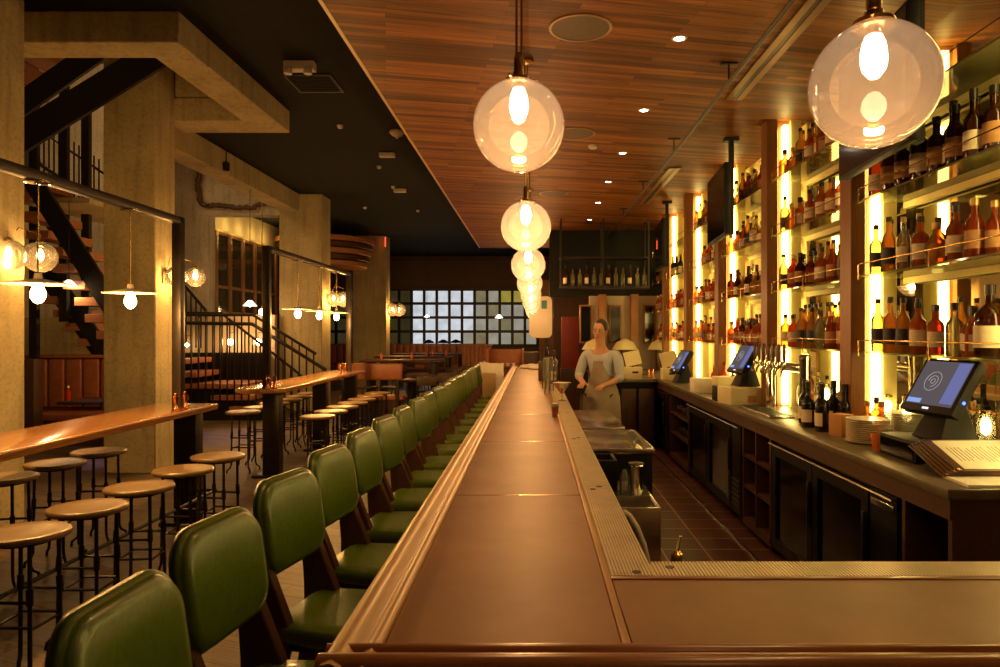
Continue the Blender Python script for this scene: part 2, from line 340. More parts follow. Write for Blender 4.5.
# lattice window
wn = thing('window_1', 'long black lattice window of frosted panes on the back wall', 'window', (0, 28.0, 0)); wn['kind'] = 'structure'
x0, x1, z0, z1, nx, nz = -8.42, 0.14, 1.2, 3.44, 17, 4
g = MB()
for i in range(nx + 1):
    x = x0 + (x1 - x0) * i / nx; g.box(x - 0.055, x + 0.055, -0.02, 0.08, z0, z1)
for j in range(nz + 1):
    z = z0 + (z1 - z0) * j / nz; g.box(x0, x1, -0.025, 0.07, z - 0.055, z + 0.055)
g.build('window_frame', 'iron', wn)
for i in range(nx):
    for j in range(nz):
        xa = x0 + (x1 - x0) * i / nx; xb = x0 + (x1 - x0) * (i + 1) / nx
        za = z0 + (z1 - z0) * j / nz; zb = z0 + (z1 - z0) * (j + 1) / nz
        pxx = 534 + 700 * (xa + xb) / 2 / 28
        if pxx < 409: k = 'dark'
        elif pxx < 450: k = 'blue'
        elif pxx < 480: k = 'blue' if j != 0 or pxx < 465 else 'grey'
        elif j == 3 and pxx > 487: k = 'yellow' if pxx > 500 else 'grey'
        else: k = 'grey' if (i + j) % 3 else 'tan'
        MB().box(xa, xb, 0.03, 0.05, za, zb).build('pane', PANES[k], wn)
# low partition right of the lattice window with a doorway into darkness
struct('wall_partition', MB().box(0.16, 0.62, 21.0, 21.3, 0, 3.3), 'fin_wood', 'brown wooden pier right of the lattice window', 'wall')
struct('wall_bar_end', MB().box(0.55, 2.57, 20.0, 20.2, 0, ZB), 'dark_wood', 'dark brown wall in the passage beyond the back bar', 'wall')

# ------------------------------------------------------------------ concrete frame on the left
def column(y0, y1, xr, wdt, ztop, name, label):
    mb = MB().box(xr - wdt, xr, y0, y1, 0, ztop)
    struct(name, mb, 'concrete', label, 'column', bevel=0.015, seg=1)
column(5.93, 6.40, -4.65, 1.2, ZB, 'column_concrete', 'board-marked concrete column at the left edge beside the nearest sconce')
column(8.59, 9.07, -4.65, 0.64, 7.2, 'column_concrete.001', 'tall stained concrete column behind the nearer communal table')
column(15.35, 16.0, -4.65, 0.94, ZB, 'column_concrete.002', 'pale concrete column behind the stair railing')
column(22.0, 22.6, -4.65, 1.05, ZB, 'column_concrete.003', 'farthest concrete column with a sconce, by the lattice window')
b = MB()
b.prism([(-6.5, 6.6), (-3.35, 6.6), (-3.35, 9.6), (-4.8, 9.6), (-4.8, 9.05), (-3.78, 9.05), (-3.78, 6.98), (-6.5, 6.98)], 4.47, ZB, 'z')
struct('wall_stair_shaft', MB().box(-4.62, -3.5, 9.02, 9.25, 4.78, 7.2).box(-3.78, -3.6, 6.98, 9.02, ZB + .1, 7.2).box(-10, -3.6, 6.8, 6.98, ZB + .1, 7.2).box(-5.45, -5.3, 9.3, 15.36, ZB, 7.2).box(-5.45, -4.6, 9.15, 9.3, 4.78, 7.2), 'concrete', 'concrete walls of the stair shaft above the ring beam', 'wall')
struct('ceiling_upper', MB().box(-10, -3.4, 6.8, 15.7, 7.2, 7.3), 'concrete', 'concrete slab over the stair shaft', 'ceiling')
struct('beam_concrete', b, 'concrete', 'concrete ring beam around the ceiling opening above the left tables', 'beam', bevel=0.01, seg=1)
struct('beam_concrete.001', MB().box(-5.55, -5.15, 9.07, 15.5, 4.38, ZB), 'concrete', 'concrete beam running from the second column back to the third', 'beam', bevel=0.01, seg=1)
# portal wall with opening behind the second column
w = MB(); w.box(-10, -5.1, 15.36, 15.7, 4.31, ZB); w.box(-10, -5.3, 15.36, 15.7, ZB, 7.2)
w.box(-10, -7.15, 15.36, 15.7, 0.0, 4.31)
struct('wall_portal', w, 'concrete_pale', 'pale concrete header wall over the opening to the lit shelves', 'wall')
struct('wall_stairwell', MB().box(-9.9, -6.6, 12.6, 12.75, 0, 2.0).box(-9.9, -9.3, 12.6, 12.75, 2.0, ZB), 'concrete', 'concrete wall below the left staircase', 'wall')
o = MB().box(-7.5, -6.0, 20.3, 20.5, 0, ZB); struct('wall_niche', o, 'soffit_wood', 'brown wall closing the lit niche behind the railing', 'wall')
struct('wall_lit', MB().box(-8.2, -5.6, 15.12, 15.25, 0.0, 2.11), 'plaster', 'warm lit low wall behind the stair railing', 'wall')
struct('wall_niche_left', MB().box(-7.6, -7.45, 15.7, 20.3, 0, ZB), 'plaster', 'plaster side wall carrying the tall bottle cabinet', 'wall')
# ring of twisted rope / rough frame on the portal header
Yf = 15.28
pts = [px(200, 165, Yf), px(199, 185, Yf), px(201, 204, Yf), px(210, 206, Yf), px(222, 205, Yf), px(236, 208, Yf), px(250, 208, Yf), px(263, 204, Yf), px(270, 202, Yf), px(268, 196, Yf)]
path = []
for i in range(len(pts) - 1):
    for k in range(4):
        t = k / 4; path.append((pts[i][0] * (1 - t) + pts[i + 1][0] * t + rnd.uniform(-.02, .02), Yf, pts[i][1] * (1 - t) + pts[i + 1][1] * t + rnd.uniform(-.02, .02)))
tag(MB().path(path, [0.045 + 0.02 * (i % 2) for i in range(len(path))], 7).build('driftwood_branch', 'dark_wood', smooth=True),
    'dark gnarled branch outlining the recess on the pale concrete header', 'branch')

# ================================================================== the bar
XO, XI, XT, XR = -0.433, -0.322, 0.19, 0.333     # outer nosing, inner nosing, trim, rail right edge
ZT = 1.07; YE = 13.5
bar = thing('bar_counter', 'long L-shaped bar with brown stone top and moulded wooden edge', 'bar counter', (0, 0, 0))
f = MB(); f.box(-0.20, 0.24, 1.70, YE, 0.1, ZT - 0.07); f.box(0.24, 2.9, 1.70, 1.95, 0.1, ZT - 0.07); f.box(-0.16, 0.22, 1.74, YE - .04, 0, 0.1)
f.build('bar_body', 'bar_panel', bar, bevel=0.006)
ys = [1.466 + 1.41 * k for k in range(9)]
ys[-1] = YE
for a, bb in zip(ys[:-1], ys[1:]):
    MB().box(XI + 0.001, XT - 0.001, a + 0.003, bb - 0.003, ZT - 0.05, ZT).build('stone_slab', 'bar_stone', bar, bevel=0.002, seg=1)
sp = MB()
for a in ys[1:-1]: sp.box(XI, XT, a - 0.003, a + 0.003, ZT - 0.05, ZT + 0.0006)
sp.build('joint_strip', 'brass', bar)
MB().box(XT + 0.021, 3.1, 1.466 + 0.003, 1.893, ZT - 0.05, ZT).build('stone_slab', 'bar_return_stone', bar, bevel=0.002, seg=1)
# thin wooden trims around the drip rail
MB().prism([(XT, 1.466), (XT + 0.019, 1.466), (XT + 0.019, YE), (XT, YE)], ZT - 0.05, ZT + 0.002).build('edge_trim', 'nosing', bar, bevel=0.002)
MB().box(XT + 0.02, 3.1, 1.895, 1.912, ZT - 0.05, ZT + 0.003).build('edge_trim', 'nosing_x', bar, bevel=0.002)
# moulded nosing: profile across x
prof = [(XI, ZT - 0.06), (XI, ZT + 0.012), (XI - 0.012, ZT + 0.02), (XI - 0.026, ZT + 0.016), (XI - 0.032, ZT + 0.003), (XI - 0.040, ZT + 0.004), (XI - 0.055, ZT + 0.020),
        (XI - 0.075, ZT + 0.028), (XI - 0.094, ZT + 0.024), (XI - 0.107, ZT + 0.008), (XO - 0.001, ZT - 0.02), (XO + 0.008, ZT - 0.05), (XO + 0.03, ZT - 0.07)]
MB().loft([[(x, y, z) for x, z in prof] for y in (1.355, YE)]).build('bar_nosing', 'nosing', bar, smooth=True, angle=50)
prof2 = [(1.466 - (XI - x), z) for x, z in prof]
MB().loft([[(x, y, z + (0.004 if x < -0.4 else 0.004)) for y, z in prof2] for x in (XO + 0.004, -0.36, 3.1)]).build('bar_nosing', 'nosing_x', bar, smooth=True, angle=50)
# ribbed drip rail, long run and return, lying on the bar
def ribs_y(x0, x1, y0, y1, n):
    m = MB(); m.box(x0, x1, y0, y1, ZT - 0.045, ZT - 0.004); s_ = (x1 - x0) / n
    for i in range(n): m.box(x0 + s_ * (i + 0.18), x0 + s_ * (i + 0.82), y0, y1, ZT - 0.005, ZT + 0.003)
    return m
segs = [1.916, 2.99, 4.4, 5.8, 7.2, 8.6, 10.0, 11.4, YE]
for a, bb in zip(segs[:-1], segs[1:]):
    ribs_y(XT + 0.022, XR, a + 0.002, bb - 0.002, 13).build('drip_rail', 'rail_rubber', bar)
m = MB(); m.box(XR + 0.002, 3.1, 1.916, 2.035, ZT - 0.045, ZT - 0.004)
for i in range(270):
    x = XR + 0.005 + i * 0.0100; m.box(x + 0.0018, x + 0.0080, 1.916, 2.035, ZT - 0.005, ZT + 0.003)
m.build('drip_rail', 'rail_rubber', bar)
m = MB()
for x, y in [(0.285, 1.945), (0.385, 1.985), (0.28, 3.02), (0.25, 2.97), (0.28, 4.42), (0.25, 4.37), (0.28, 5.82), (0.28, 7.22)]:
    m.lathe([(0.013, 0), (0.013, 0.0012)], (x, y, ZT + 0.003), 14)
m.build('drain_hole', 'cap_black', bar)

# ------------------------------------------------------------------ green bar chairs
def rrect(w_, h_, r, n=6, top_only=False):
    pts = []
    for cx, cy, a0, rr in [(w_ / 2 - r, h_ / 2 - r, 0, r), (-w_ / 2 + r, h_ / 2 - r, 90, r), (-w_ / 2 + r, -h_ / 2 + r, 180, r), (w_ / 2 - r, -h_ / 2 + r, 270, r)]:
        for k in range(n + 1):
            a = R(a0 + 90 * k / n); pts.append((cx + rr * math.cos(a), cy + rr * math.sin(a)))
    return pts
def pad(out, prof, mp):
    """out: outline; prof: list of (inset scale, depth); mp maps (u, v, d) to a point"""
    return [[mp(u * s, v * s, d) for u, v in out] for s, d in prof]
def green_chair():
    r = thing('bar_chair', '', 'bar chair', group='green bar chairs along the bar')
    # seat cushion
    out = [(u * (1.0 if u > 0 else (0.97)), v * (1 + 0.10 * u / 0.21)) for u, v in rrect(0.43, 0.42, 0.09, 6)]
    sm = lambda u, v, d: (u, v, 0.712 + d - 0.010 * (1 - (u / .21) ** 2) * (d > 0.03) + (0.014 if u > .15 and d > .03 else 0))
    MB().loft(pad(out, [(0.90, -0.028), (0.97, -0.022), (1.0, -0.004), (1.0, 0.018), (0.975, 0.034), (0.92, 0.041), (0.6, 0.043), (0.2, 0.043)], sm)).build('seat', 'green_leather', r, smooth=True, angle=80)
    # back pad
    out = []
    for u, v in rrect(0.405, 0.32, 0.085, 7):
        k = 1 - 0.05 * max(0, v) / 0.16 if v > 0 else 1.0 - 0.04 * (-v / 0.16)
        out.append((u * k, v + (0.010 * (1 - (u / 0.215) ** 2) if v > 0 else 0)))
    def bm_(u, v, d): return (-0.235 + d + 0.32 * u * u - 0.14 * v, u, 1.055 + v)
    MB().loft(pad(out, [(0.5, -0.024), (0.93, -0.024), (0.985, -0.018), (1.0, -0.004), (0.995, 0.004), (0.955, 0.008), (0.945, 0.014), (0.91, 0.026), (0.8, 0.032), (0.45, 0.034), (0.15, 0.034)], bm_)).build('backrest', 'green_leather', r, smooth=True, angle=80)
    for s in (-1, 1):
        y = s * 0.165
        MB().prism([(-0.345, 0.0), (-0.30, 0.0), (-0.20, 0.42), (-0.115, 0.70), (-0.13, 0.76), (-0.232, 1.00), (-0.262, 1.08), (-0.285, 1.08), (-0.262, 0.76), (-0.262, 0.66)], y - 0.02, y + 0.02, 'y').build('leg', 'walnut', r, bevel=0.004, seg=1)
    for s in (-1, 1):
        MB().path([(0.20, s * 0.175, 0.0), (0.165, s * 0.165, 0.69)], 0.014, 8).build('leg', 'iron', r, smooth=True)
    f_ = MB(); f_.box(-0.22, 0.17, -0.165, -0.135, 0.655, 0.69); f_.box(-0.22, 0.17, 0.135, 0.165, 0.655, 0.69); f_.box(-0.2, -0.17, -0.15, 0.15, 0.655, 0.69); f_.box(0.13, 0.16, -0.15, 0.15, 0.655, 0.69)
    f_.build('seat_frame', 'iron', r)
    MB().tube((0.19, -0.172, 0.28), (0.19, 0.172, 0.28), 0.012, 8).build('footrest', 'steel', r, smooth=True)
    return r
for k in range(20):
    y = 1.34 + 0.587 * k
    lab = 'green leather bar chair with wooden legs nearest the camera' if k == 0 else ('green leather bar chair at the far end of the row' if k == 19 else
          'green leather bar chair with wooden legs, %s along the bar' % ORD[k])
    rot = R((-11 if k < 4 else -6.5) + rnd.uniform(-3, 3)) if k else R(-2)
    inst('bar_chair', green_chair, (-0.70 + [0.105, 0.045, 0.035][min(k, 2)] + rnd.uniform(-.012, .012), y + (0.06 if k == 0 else 0), 0), rot, lab)

# ------------------------------------------------------------------ globe pendants
def globe_pendant(dia, drop, n=32):
    """origin at ceiling; drop = distance from ceiling to globe centre"""
    r_ = dia / 2
    r = thing('globe_pendant', '', 'pendant lamp', group='clear globe pendants over the bar')
    MB().grid_sphere((0, 0, -drop), r_, 40, 24, -0.999, 0.962).build('globe', 'globe_glass', r, smooth=True, angle=180)
    MB().lathe([(0.055, 0.0), (0.055, -0.02), (0.02, -0.03)], (0, 0, 0), 20).build('canopy', 'brass', r, smooth=True)
    q = MB(); q.tube((-0.009, 0, -0.02), (-0.009, 0, -drop + r_ + 0.1), 0.0045, 6); q.tube((0.011, 0, -0.02), (0.011, 0, -drop + r_ + 0.1), 0.0045, 6)
    q.build('rod', 'brass', r, smooth=True)
    q = MB(); zt = -drop + r_
    q.lathe([(0.006, 0.11), (0.016, 0.10), (0.020, 0.085), (0.020, 0.035), (0.024, 0.03), (0.024, 0.012), (0.052, 0.006), (0.056, -0.006), (0.05, -0.014), (0.02, -0.016), (0.018, -0.05)], (0, 0, zt), 20)
    for a in range(3):
        q.tube((0.05 * math.cos(a * 2.1), 0.05 * math.sin(a * 2.1), zt), (0.075 * math.cos(a * 2.1), 0.075 * math.sin(a * 2.1), zt), 0.006, 8)
    q.build('socket', 'brass', r, smooth=True)
    q = MB(); bs = 0.84 * min(1.0, dia / 0.36); q.lathe([(a_ * bs, b_ * bs) for a_, b_ in [(0.012, 0), (0.028, -0.02), (0.041, -0.06), (0.045, -0.10), (0.038, -0.135), (0.018, -0.162), (0.002, -0.168)]], (0, 0, zt - 0.02), 18)
    q.build('bulb', 'bulb', r, smooth=True)
    q = MB(); q.lathe([(0.002, 0.03), (0.012, 0.026), (0.017, 0.008), (0.017, -0.02), (0.012, -0.034), (0.002, -0.038)], (0, 0, -drop - 0.04), 14)
    return r
gl = [(0.898, 1.85, 136, 2.392, ''), (-0.06, 2.77, 91.5, 2.555, ''), (-0.058, 5.04, 50.5, 2.50, ''), (-0.06, 7.3, 34.5, 2.44, ''), (-0.06, 9.6, 26, 2.41, ''), (-0.055, 11.9, 21, 2.38, ''),
      (-0.055, 14.2, 18, 2.35, ''), (-0.055, 16.0, 15.5, 2.33, ''), (-0.05, 18.6, 13, 2.30, ''), (-0.04, 21.4, 11, 2.28, '')]
for i, (x, y, dpx, z, _) in enumerate(gl):
    dia = dpx * y / 700 * (0.91 if i == 0 else 1.0)
    top = ZW if y < 16.3 else ZB
    lab = 'large clear globe pendant over the bar corner, in front of the bottle shelves' if i == 0 else \
        ('large clear globe pendant with glowing bulb, nearest over the long bar' if i == 1 else 'clear globe pendant over the bar, %s in the receding row' % ORD[i - 1])
    r = inst('globe%d' % i, lambda: globe_pendant(dia, top - z), (x, y, top), 0, lab)
    lamp('globe_light', 'POINT', (0, 0, max(z - top + dia / 2 - 0.225, z - top - dia / 2 + 0.06)), P_GLOBE * (1.25 if i > 1 else [0.3, 0.6][i]), (1.0, 0.485, 0.15), 0.035, r)

# ------------------------------------------------------------------ ceiling fittings
def downlight():
    r = thing('recessed_downlight', '', 'ceiling light', group='recessed downlights in the wooden ceiling')
    MB().lathe([(0.052, 0), (0.052, -0.004), (0.038, -0.006), (0.034, -0.001)], (0, 0, 0), 24, caps=False).build('trim_ring', 'fixture_white', r, smooth=True)
    MB().lathe([(0.034, -0.0015), (0.034, -0.003)], (0, 0, 0), 20).build('lens', 'down_lens', r)
    return r
yd = [0.2, 1.7, 3.17, 4.67, 6.18, 7.66, 9.13, 10.6, 12.2, 13.75, 15.4]  # the nearest three lie out of view, added as fill
for i, y in enumerate(yd):
    o = inst('down', downlight, (0.97, y, ZW), 0, 'small round recessed downlight, %s from the near end of the wooden ceiling' % ORD[i])
    lamp('spot_light', 'SPOT', (0, 0, -0.02), P_DOWN * (1.0 if y > 4 else 0.35), (1.0, 0.45, 0.11), 0.03, o, spot_size=R(88), spot_blend=0.8)
def speaker():
    r = thing('ceiling_speaker', '', 'speaker', group='round speakers in the wooden ceiling')
    MB().lathe([(0.205, 0), (0.205, -0.006), (0.19, -0.009), (0.185, -0.004)], (0, 0, 0), 36, caps=False).build('rim', 'slot_metal', r, smooth=True)
    MB().lathe([(0.186, -0.002), (0.186, -0.005)], (0, 0, 0), 36).build('grille', 'grille', r)
    return r
for i, (x, y) in enumerate([(0.30, 4.51), (0.40, 6.9), (0.28, 9.9)]):
    inst('spk', speaker, (x, y, ZW), 0, ['large round brown speaker nearest in the wooden ceiling', 'round brown speaker half hidden behind the nearest bar globe', 'round brown speaker farthest down the wooden ceiling'][i])
def slot(L):
    r = thing('linear_diffuser', '', 'air vent', group='linear slot vents beside the hanging rail')
    q = MB(); q.box(-0.07, -0.02, 0, L, -0.008, 0); q.box(0.02, 0.07, 0, L, -0.008, 0); q.box(-0.07, 0.07, 0, 0.02, -0.008, 0); q.box(-0.07, 0.07, L - 0.02, L, -0.008, 0); q.build('frame', 'slot_metal', r)
    MB().box(-0.021, 0.021, 0.02, L - 0.02, -0.003, -0.0005).build('slot', 'cap_black', r)
    return r
for i, (y, L) in enumerate([(2.6, 3.3), (8.35, 2.3), (13.1, 2.0)]):
    inst('slot%d' % i, lambda: slot(L), (1.68, y, ZW), 0, ['long linear slot vent in the wooden ceiling, nearest', 'linear slot vent in the wooden ceiling, middle one', 'linear slot vent at the far end of the wooden ceiling'][i])
r = thing('hanging_rail', 'long dark steel rail hung below the wooden ceiling beside the vents', 'rail', (1.42, 0, 0))
MB().tube((0, 0.5, 3.56), (0, 15.8, 3.56), 0.016, 10).build('rail_bar', 'iron_beam', r, smooth=True)
for y in range(1, 16, 2):
    MB().tube((0, y + 0.1, 3.57), (0, y + 0.1, ZW), 0.007, 8).box(-.06, .06, y + .08, y + .12, ZW - .012, ZW).build('hanger', 'iron', r, smooth=True)
sd = MB().lathe([(0.05, 0), (0.05, -0.02), (0.035, -0.035)], (0.62, 7.35, ZW), 20).build('smoke_detector', 'fixture_white', smooth=True)
tag(sd, 'small round white smoke detector between the downlights', 'smoke detector')
# black ceiling fittings
def cfix(x, y): Y = 2121 / (332 - y); return ((x - 534) * Y / 700, Y)
x, y = cfix(300, 62)
r = thing('emergency_light', 'white two-headed emergency light on the black ceiling', 'emergency light', (x, y, ZB))
MB().box(-0.17, 0.17, -0.06, 0.06, -0.10, 0).build('housing', 'fixture_white', r, bevel=0.01)
for s in (-1, 1): MB().lathe([(0.045, 0), (0.05, 0.03), (0.04, 0.06), (0.01, 0.07)], (s * 0.11, -0.07, -0.16), 14).build('lamp_head', 'fixture_white', r, smooth=True)
x, y = cfix(309, 80)
r = thing('ceiling_vent', 'square grey air vent on the black ceiling behind the emergency light', 'air vent', (x + .04, y + .1, ZB))
MB().box(-0.28, 0.28, -0.3, 0.3, -0.02, 0).build('vent_frame', 'grey_vent', r, bevel=0.005)
q = MB()
for i in range(9): q.box(-0.25, 0.25, -0.27 + i * 0.06, -0.24 + i * 0.06, -0.028, -0.015)
q.build('louver', 'black_paint', r)
x, y = cfix(397, 131)
tag(MB().lathe([(0.11, 0), (0.115, -0.03), (0.07, -0.075), (0.035, -0.085), (0.02, -0.11)], (x, y, ZB), 20).build('ceiling_speaker_dome', 'fixture_white', smooth=True),
    'small round dome fitting on the black ceiling close to the wooden edge', 'dome fitting')
for i, (a, b_) in enumerate([(340, 125), (387, 153), (379, 166), (393, 186), (365, 207), (418, 210), (400, 189), (480, 255)]):
    x, y = cfix(a, min(b_, 236))
    wide = i in (1, 6)
    mb_ = MB().box(-0.13, 0.13, -0.05, 0.05, -0.07, 0) if wide else MB().lathe([(0.045, 0), (0.045, -0.02), (0.03, -0.05)], (0, 0, 0), 14)
    tag(mb_.build('ceiling_fitting', 'fixture_white', loc=(x, y, ZB), bevel=0.004, smooth=True), 'small white %s fitting on the black ceiling, %s counting away from the camera' % ('oblong' if wide else 'round', ORD[i]), 'ceiling fitting')
# exit signs seen edge-on
for i, (x, y, zt, h_) in enumerate([((600 - 534) * 15.6 / 700, 15.6, ZW, 0.36), ((661 - 534) * 11.0 / 700, 10.95, 3.22, 0.17), ((385 - 534) * 21.8 / 700, 21.85, 4.72, 0.3)]):
    r = thing('exit_sign', ['red lit exit sign hung edge-on at the end of the wooden ceiling', 'red lit exit sign beside the farthest television', 'small red exit sign on the top of the farthest concrete column'][i], 'exit sign', (x, y, zt), R(12))
    MB().box(-0.02, 0.02, -0.16, 0.16, -h_, -0.03).build('lit_panel', 'exit_red', r, bevel=0.004)
    MB().box(-0.03, 0.03, -0.17, 0.17, -0.03, 0).build('mount', 'iron', r)
lamp('exit_glow', 'POINT', (0.95 + .55, 15.3, 3.4), 4, (1, 0.08, 0.02), 0.1)

# ================================================================== back bar
CT = 1.05
fin_y = [4.75 + 1.71 * k for k in range(5)]
for k, y in enumerate(fin_y):
    r = thing('shelf_pillar', ['wooden shelf pillar nearest the camera with a lit strip', 'second wooden shelf pillar, bottles on both sides', 'third wooden shelf pillar, beside the middle television', 'fourth wooden shelf pillar with lit strip', 'farthest wooden shelf pillar of the bottle wall'][k], 'pillar', (0, y, 0), 0, 'wooden pillars of the bottle wall')
    MB().box(2.15, 2.25, 0, 0.17, CT, ZW).build('post', 'fin_wood', r, bevel=0.004, seg=1)
    MB().box(2.25, 2.47, 0.05, 0.12, CT, ZW).build('fin_panel', 'fin_wood', r)
    MB().box(2.375, 2.47, 0.015, 0.05, CT, ZW).build('cream_panel', 'cream', r)
    MB().box(2.305, 2.350, 0.0, 0.05, CT + 0.02, ZW - 0.05).build('light_strip', 'strip', r)
    MB().box(2.30, 2.355, 0.12, 0.15, CT + 0.02, ZW - 0.05).build('light_strip', 'strip', r)  # extra strip added on the hidden side to light the bottle fronts
# one more pillar, added unseen past the frame edge to light the nearest bay
r = thing('shelf_pillar', 'wooden shelf pillar with lit strips at the near end of the bottle wall', 'pillar', (0, 3.04, 0), 0, 'wooden pillars of the bottle wall')
MB().box(2.25, 2.47, 0.05, 0.12, CT, ZW).build('fin_panel', 'fin_wood', r)
MB().box(2.305, 2.350, 0.0, 0.05, CT + 0.02, ZW - 0.05).build('light_strip', 'strip', r)
MB().box(2.30, 2.355, 0.12, 0.15, CT + 0.02, ZW - 0.05).build('light_strip', 'strip', r)
struct('wall_mirror', MB().box(XW - 0.01, XW + 0.018, 2.0, 6.5, CT, ZW), 'mirror', 'mirrored wall behind the glass bottle shelves', 'wall')
struct('wall_shelf_back', MB().box(XW - 0.01, XW + 0.018, 6.5, 13.2, CT, ZW), 'cream', 'yellow cream back panel behind the farther bottle shelves', 'wall')  # cream colour stands in for yellow light in the mirror
SH = [1.61, 2.12, 2.63, 3.14]
shn = ['lowest', 'second', 'third', 'top']
bayn = ['nearest bay', 'second bay', 'third bay', 'fourth bay', 'fifth bay', 'farthest bay']
bays = [(3.0, 4.75), (4.92, 6.46), (6.63, 8.17), (8.34, 9.88), (10.05, 11.59), (11.76, 12.9)]
for bi, (a, c_) in enumerate(bays):
    for si, z in enumerate(SH):
        r = thing('glass_shelf', '%s glass shelf of the bottle wall, %s' % (shn[si], bayn[bi]), 'shelf', (0, 0, 0), 0, 'glass shelves of the bottle wall')
        MB().box(2.20, 2.54, a + 0.005, c_ - 0.005, z - 0.012, z).build('glass_plate', 'shelf_glass', r)
        q = MB()
        q.tube((2.185, a, z + 0.075), (2.185, c_, z + 0.075), 0.004, 6)
        for t in (0.02, 0.5, 0.98):
            yy = a + (c_ - a) * t; q.tube((2.185, yy, z - 0.03), (2.185, yy, z + 0.075), 0.005, 6)
        q.build('guard_rail', 'brass', r, smooth=True)
        if si: MB().box(2.50, 2.54, a + 0.01, c_ - 0.01, z - 0.055, z - 0.014).build('support_rail', 'cream', r)

for bi, (a, c_) in enumerate(bays[:5]):  # light bars put in to brighten the worktop
    r = thing('shelf_light', 'thin glowing light bar under the lowest glass shelf, %s' % bayn[bi], 'light', (2.44, (a + c_) / 2, SH[0] - 0.014), 0, 'light bars under the lowest shelf')
    MB().box(-0.012, 0.012, -0.68, 0.68, -0.012, 0).build('light_bar', 'strip', r)
# bottles ----------------------------------------------------------
BK = {}
def bottle_profile(kind):
    P = {
     'whisky': ([(0.0355, 0), (0.038, 0.006), (0.038, 0.165), (0.034, 0.185), (0.018, 0.205), (0.0145, 0.215), (0.0145, 0.262)], 1, 0.262, 0.0165, 0.034, (0.045, 0.135)),
     'square': ([(0.038, 0), (0.041, 0.006), (0.041, 0.14), (0.036, 0.155), (0.02, 0.17), (0.015, 0.18), (0.015, 0.215)], 1, 0.215, 0.018, 0.042, (0.03, 0.115)),
     'tall': ([(0.033, 0), (0.0355, 0.006), (0.0355, 0.19), (0.032, 0.215), (0.0155, 0.245), (0.013, 0.26), (0.013, 0.315)], 1, 0.315, 0.015, 0.03, (0.05, 0.15)),
     'squat': ([(0.045, 0), (0.05, 0.01), (0.052, 0.08), (0.047, 0.12), (0.025, 0.15), (0.0155, 0.16), (0.0155, 0.205)], 1, 0.205, 0.019, 0.035, (0.035, 0.10)),
     'wine': ([(0.036, 0), (0.038, 0.006), (0.038, 0.17), (0.034, 0.195), (0.018, 0.22), (0.0145, 0.235), (0.0145, 0.30)], 1, 0.285, 0.0158, 0.05, (0.04, 0.13)),
     'jug': ([(0.055, 0), (0.062, 0.01), (0.064, 0.17), (0.06, 0.22), (0.035, 0.255), (0.02, 0.27), (0.018, 0.32)], 1, 0.32, 0.022, 0.05, (0.05, 0.16)),
    }
    return P[kind]
def make_bottle(shape, liquid, cap, label_m, cat='bottle'):
    prof, s_, zc, rc, hc, (l0, l1) = bottle_profile(shape)
    r = thing('liquor_bottle', '', cat, group='liquor bottles on the glass shelves')
    n = 4 if False else 14
    mb_ = MB()
    if shape == 'square':
        def sq(rad, z):
            out = rrect(2 * rad * 0.94, 2 * rad * 0.94, rad * 0.35, 3) if rad > 0.021 else [(rad * math.cos(R(45 + 0) + 2 * math.pi * k / 16 - R(45)), rad * math.sin(2 * math.pi * k / 16)) for k in range(16)]
            return [(u, v, z) for u, v in out]
        mb_.loft([sq(a, z) for a, z in prof])
    else: mb_.lathe(prof, (0, 0, 0), n)
    mb_.build('bottle_glass', liquid, r, smooth=True, angle=60)
    MB().lathe([(rc, 0), (rc, hc), (rc * 0.8, hc + 0.002)], (0, 0, zc - 0.004), 12).build('cap', cap, r, smooth=True)
    if label_m:
        rr = prof[2][0] + 0.0008
        q = MB()
        if shape == 'square':
            q.box(-rr * 0.95, -rr * 0.93, -rr * 0.62, rr * 0.62, l0, l1); q.box(-rr * 0.62, rr * 0.62, -rr * 0.95, -rr * 0.93, l0, l1)
        else:
            ring = []
            for z in (l0, l1):
                ring.append([(rr * math.cos(R(150 + 150 * k / 10)), rr * math.sin(R(150 + 150 * k / 10)), z) for k in range(11)])
            vs = ring[0] + ring[1]; q.add(vs, [(k, k + 1, k + 12, k + 11) for k in range(10)])
        q.build('label', label_m, r, smooth=True)
    return r
VAR = [('whisky', 'amber', 'cap_black', 'label_cream', 'amber whisky bottle with cream label'),
       ('whisky', 'copper_liquid', 'cap_gold', 'label_tan', 'copper coloured bottle with tan label'),
       ('square', 'amber', 'cap_black', 'label_cream', 'square amber bottle with cream label'),
       ('square', 'copper_liquid', 'cap_cork', 'label_tan', 'square copper bottle with tan label'),
       ('tall', 'gold_liquid', 'cap_black', 'label_dark', 'tall golden bottle with dark label'),
       ('tall', 'copper_liquid', 'cap_black', 'label_cream', 'tall red-brown bottle with cream label'),
       ('squat', 'amber', 'cap_cork', 'label_cream', 'squat amber bottle with cream label'),
       ('squat', 'gold_liquid', 'cap_gold', None, 'squat golden bottle without label'),
       ('wine', 'dark_liquid', 'cap_black', 'label_cream', 'dark slim bottle with cream label'),
       ('tall', 'gin_liquid', 'cap_gold', 'label_cream', 'tall clear bottle with cream label'),
       ('whisky', 'gin_liquid', 'cap_black', None, 'clear round bottle without label'),
       ('whisky', 'dark_liquid', 'cap_black', 'label_tan', 'dark round bottle with tan label'),
       ('jug', 'dark_liquid', 'cap_black', 'label_cream', 'very large dark bottle with cream label'),
       ('tall', 'green_bottle', 'cap_gold', 'label_cream', 'tall green bottle with cream label')]
def bottle(v, loc, rz, where, sc=1.0, group=None):
    V = VAR[v]
    o = inst('b%d' % v, lambda: make_bottle(*V[:4]), loc, rz, V[4] + ', ' + where, group, sc)
    return o
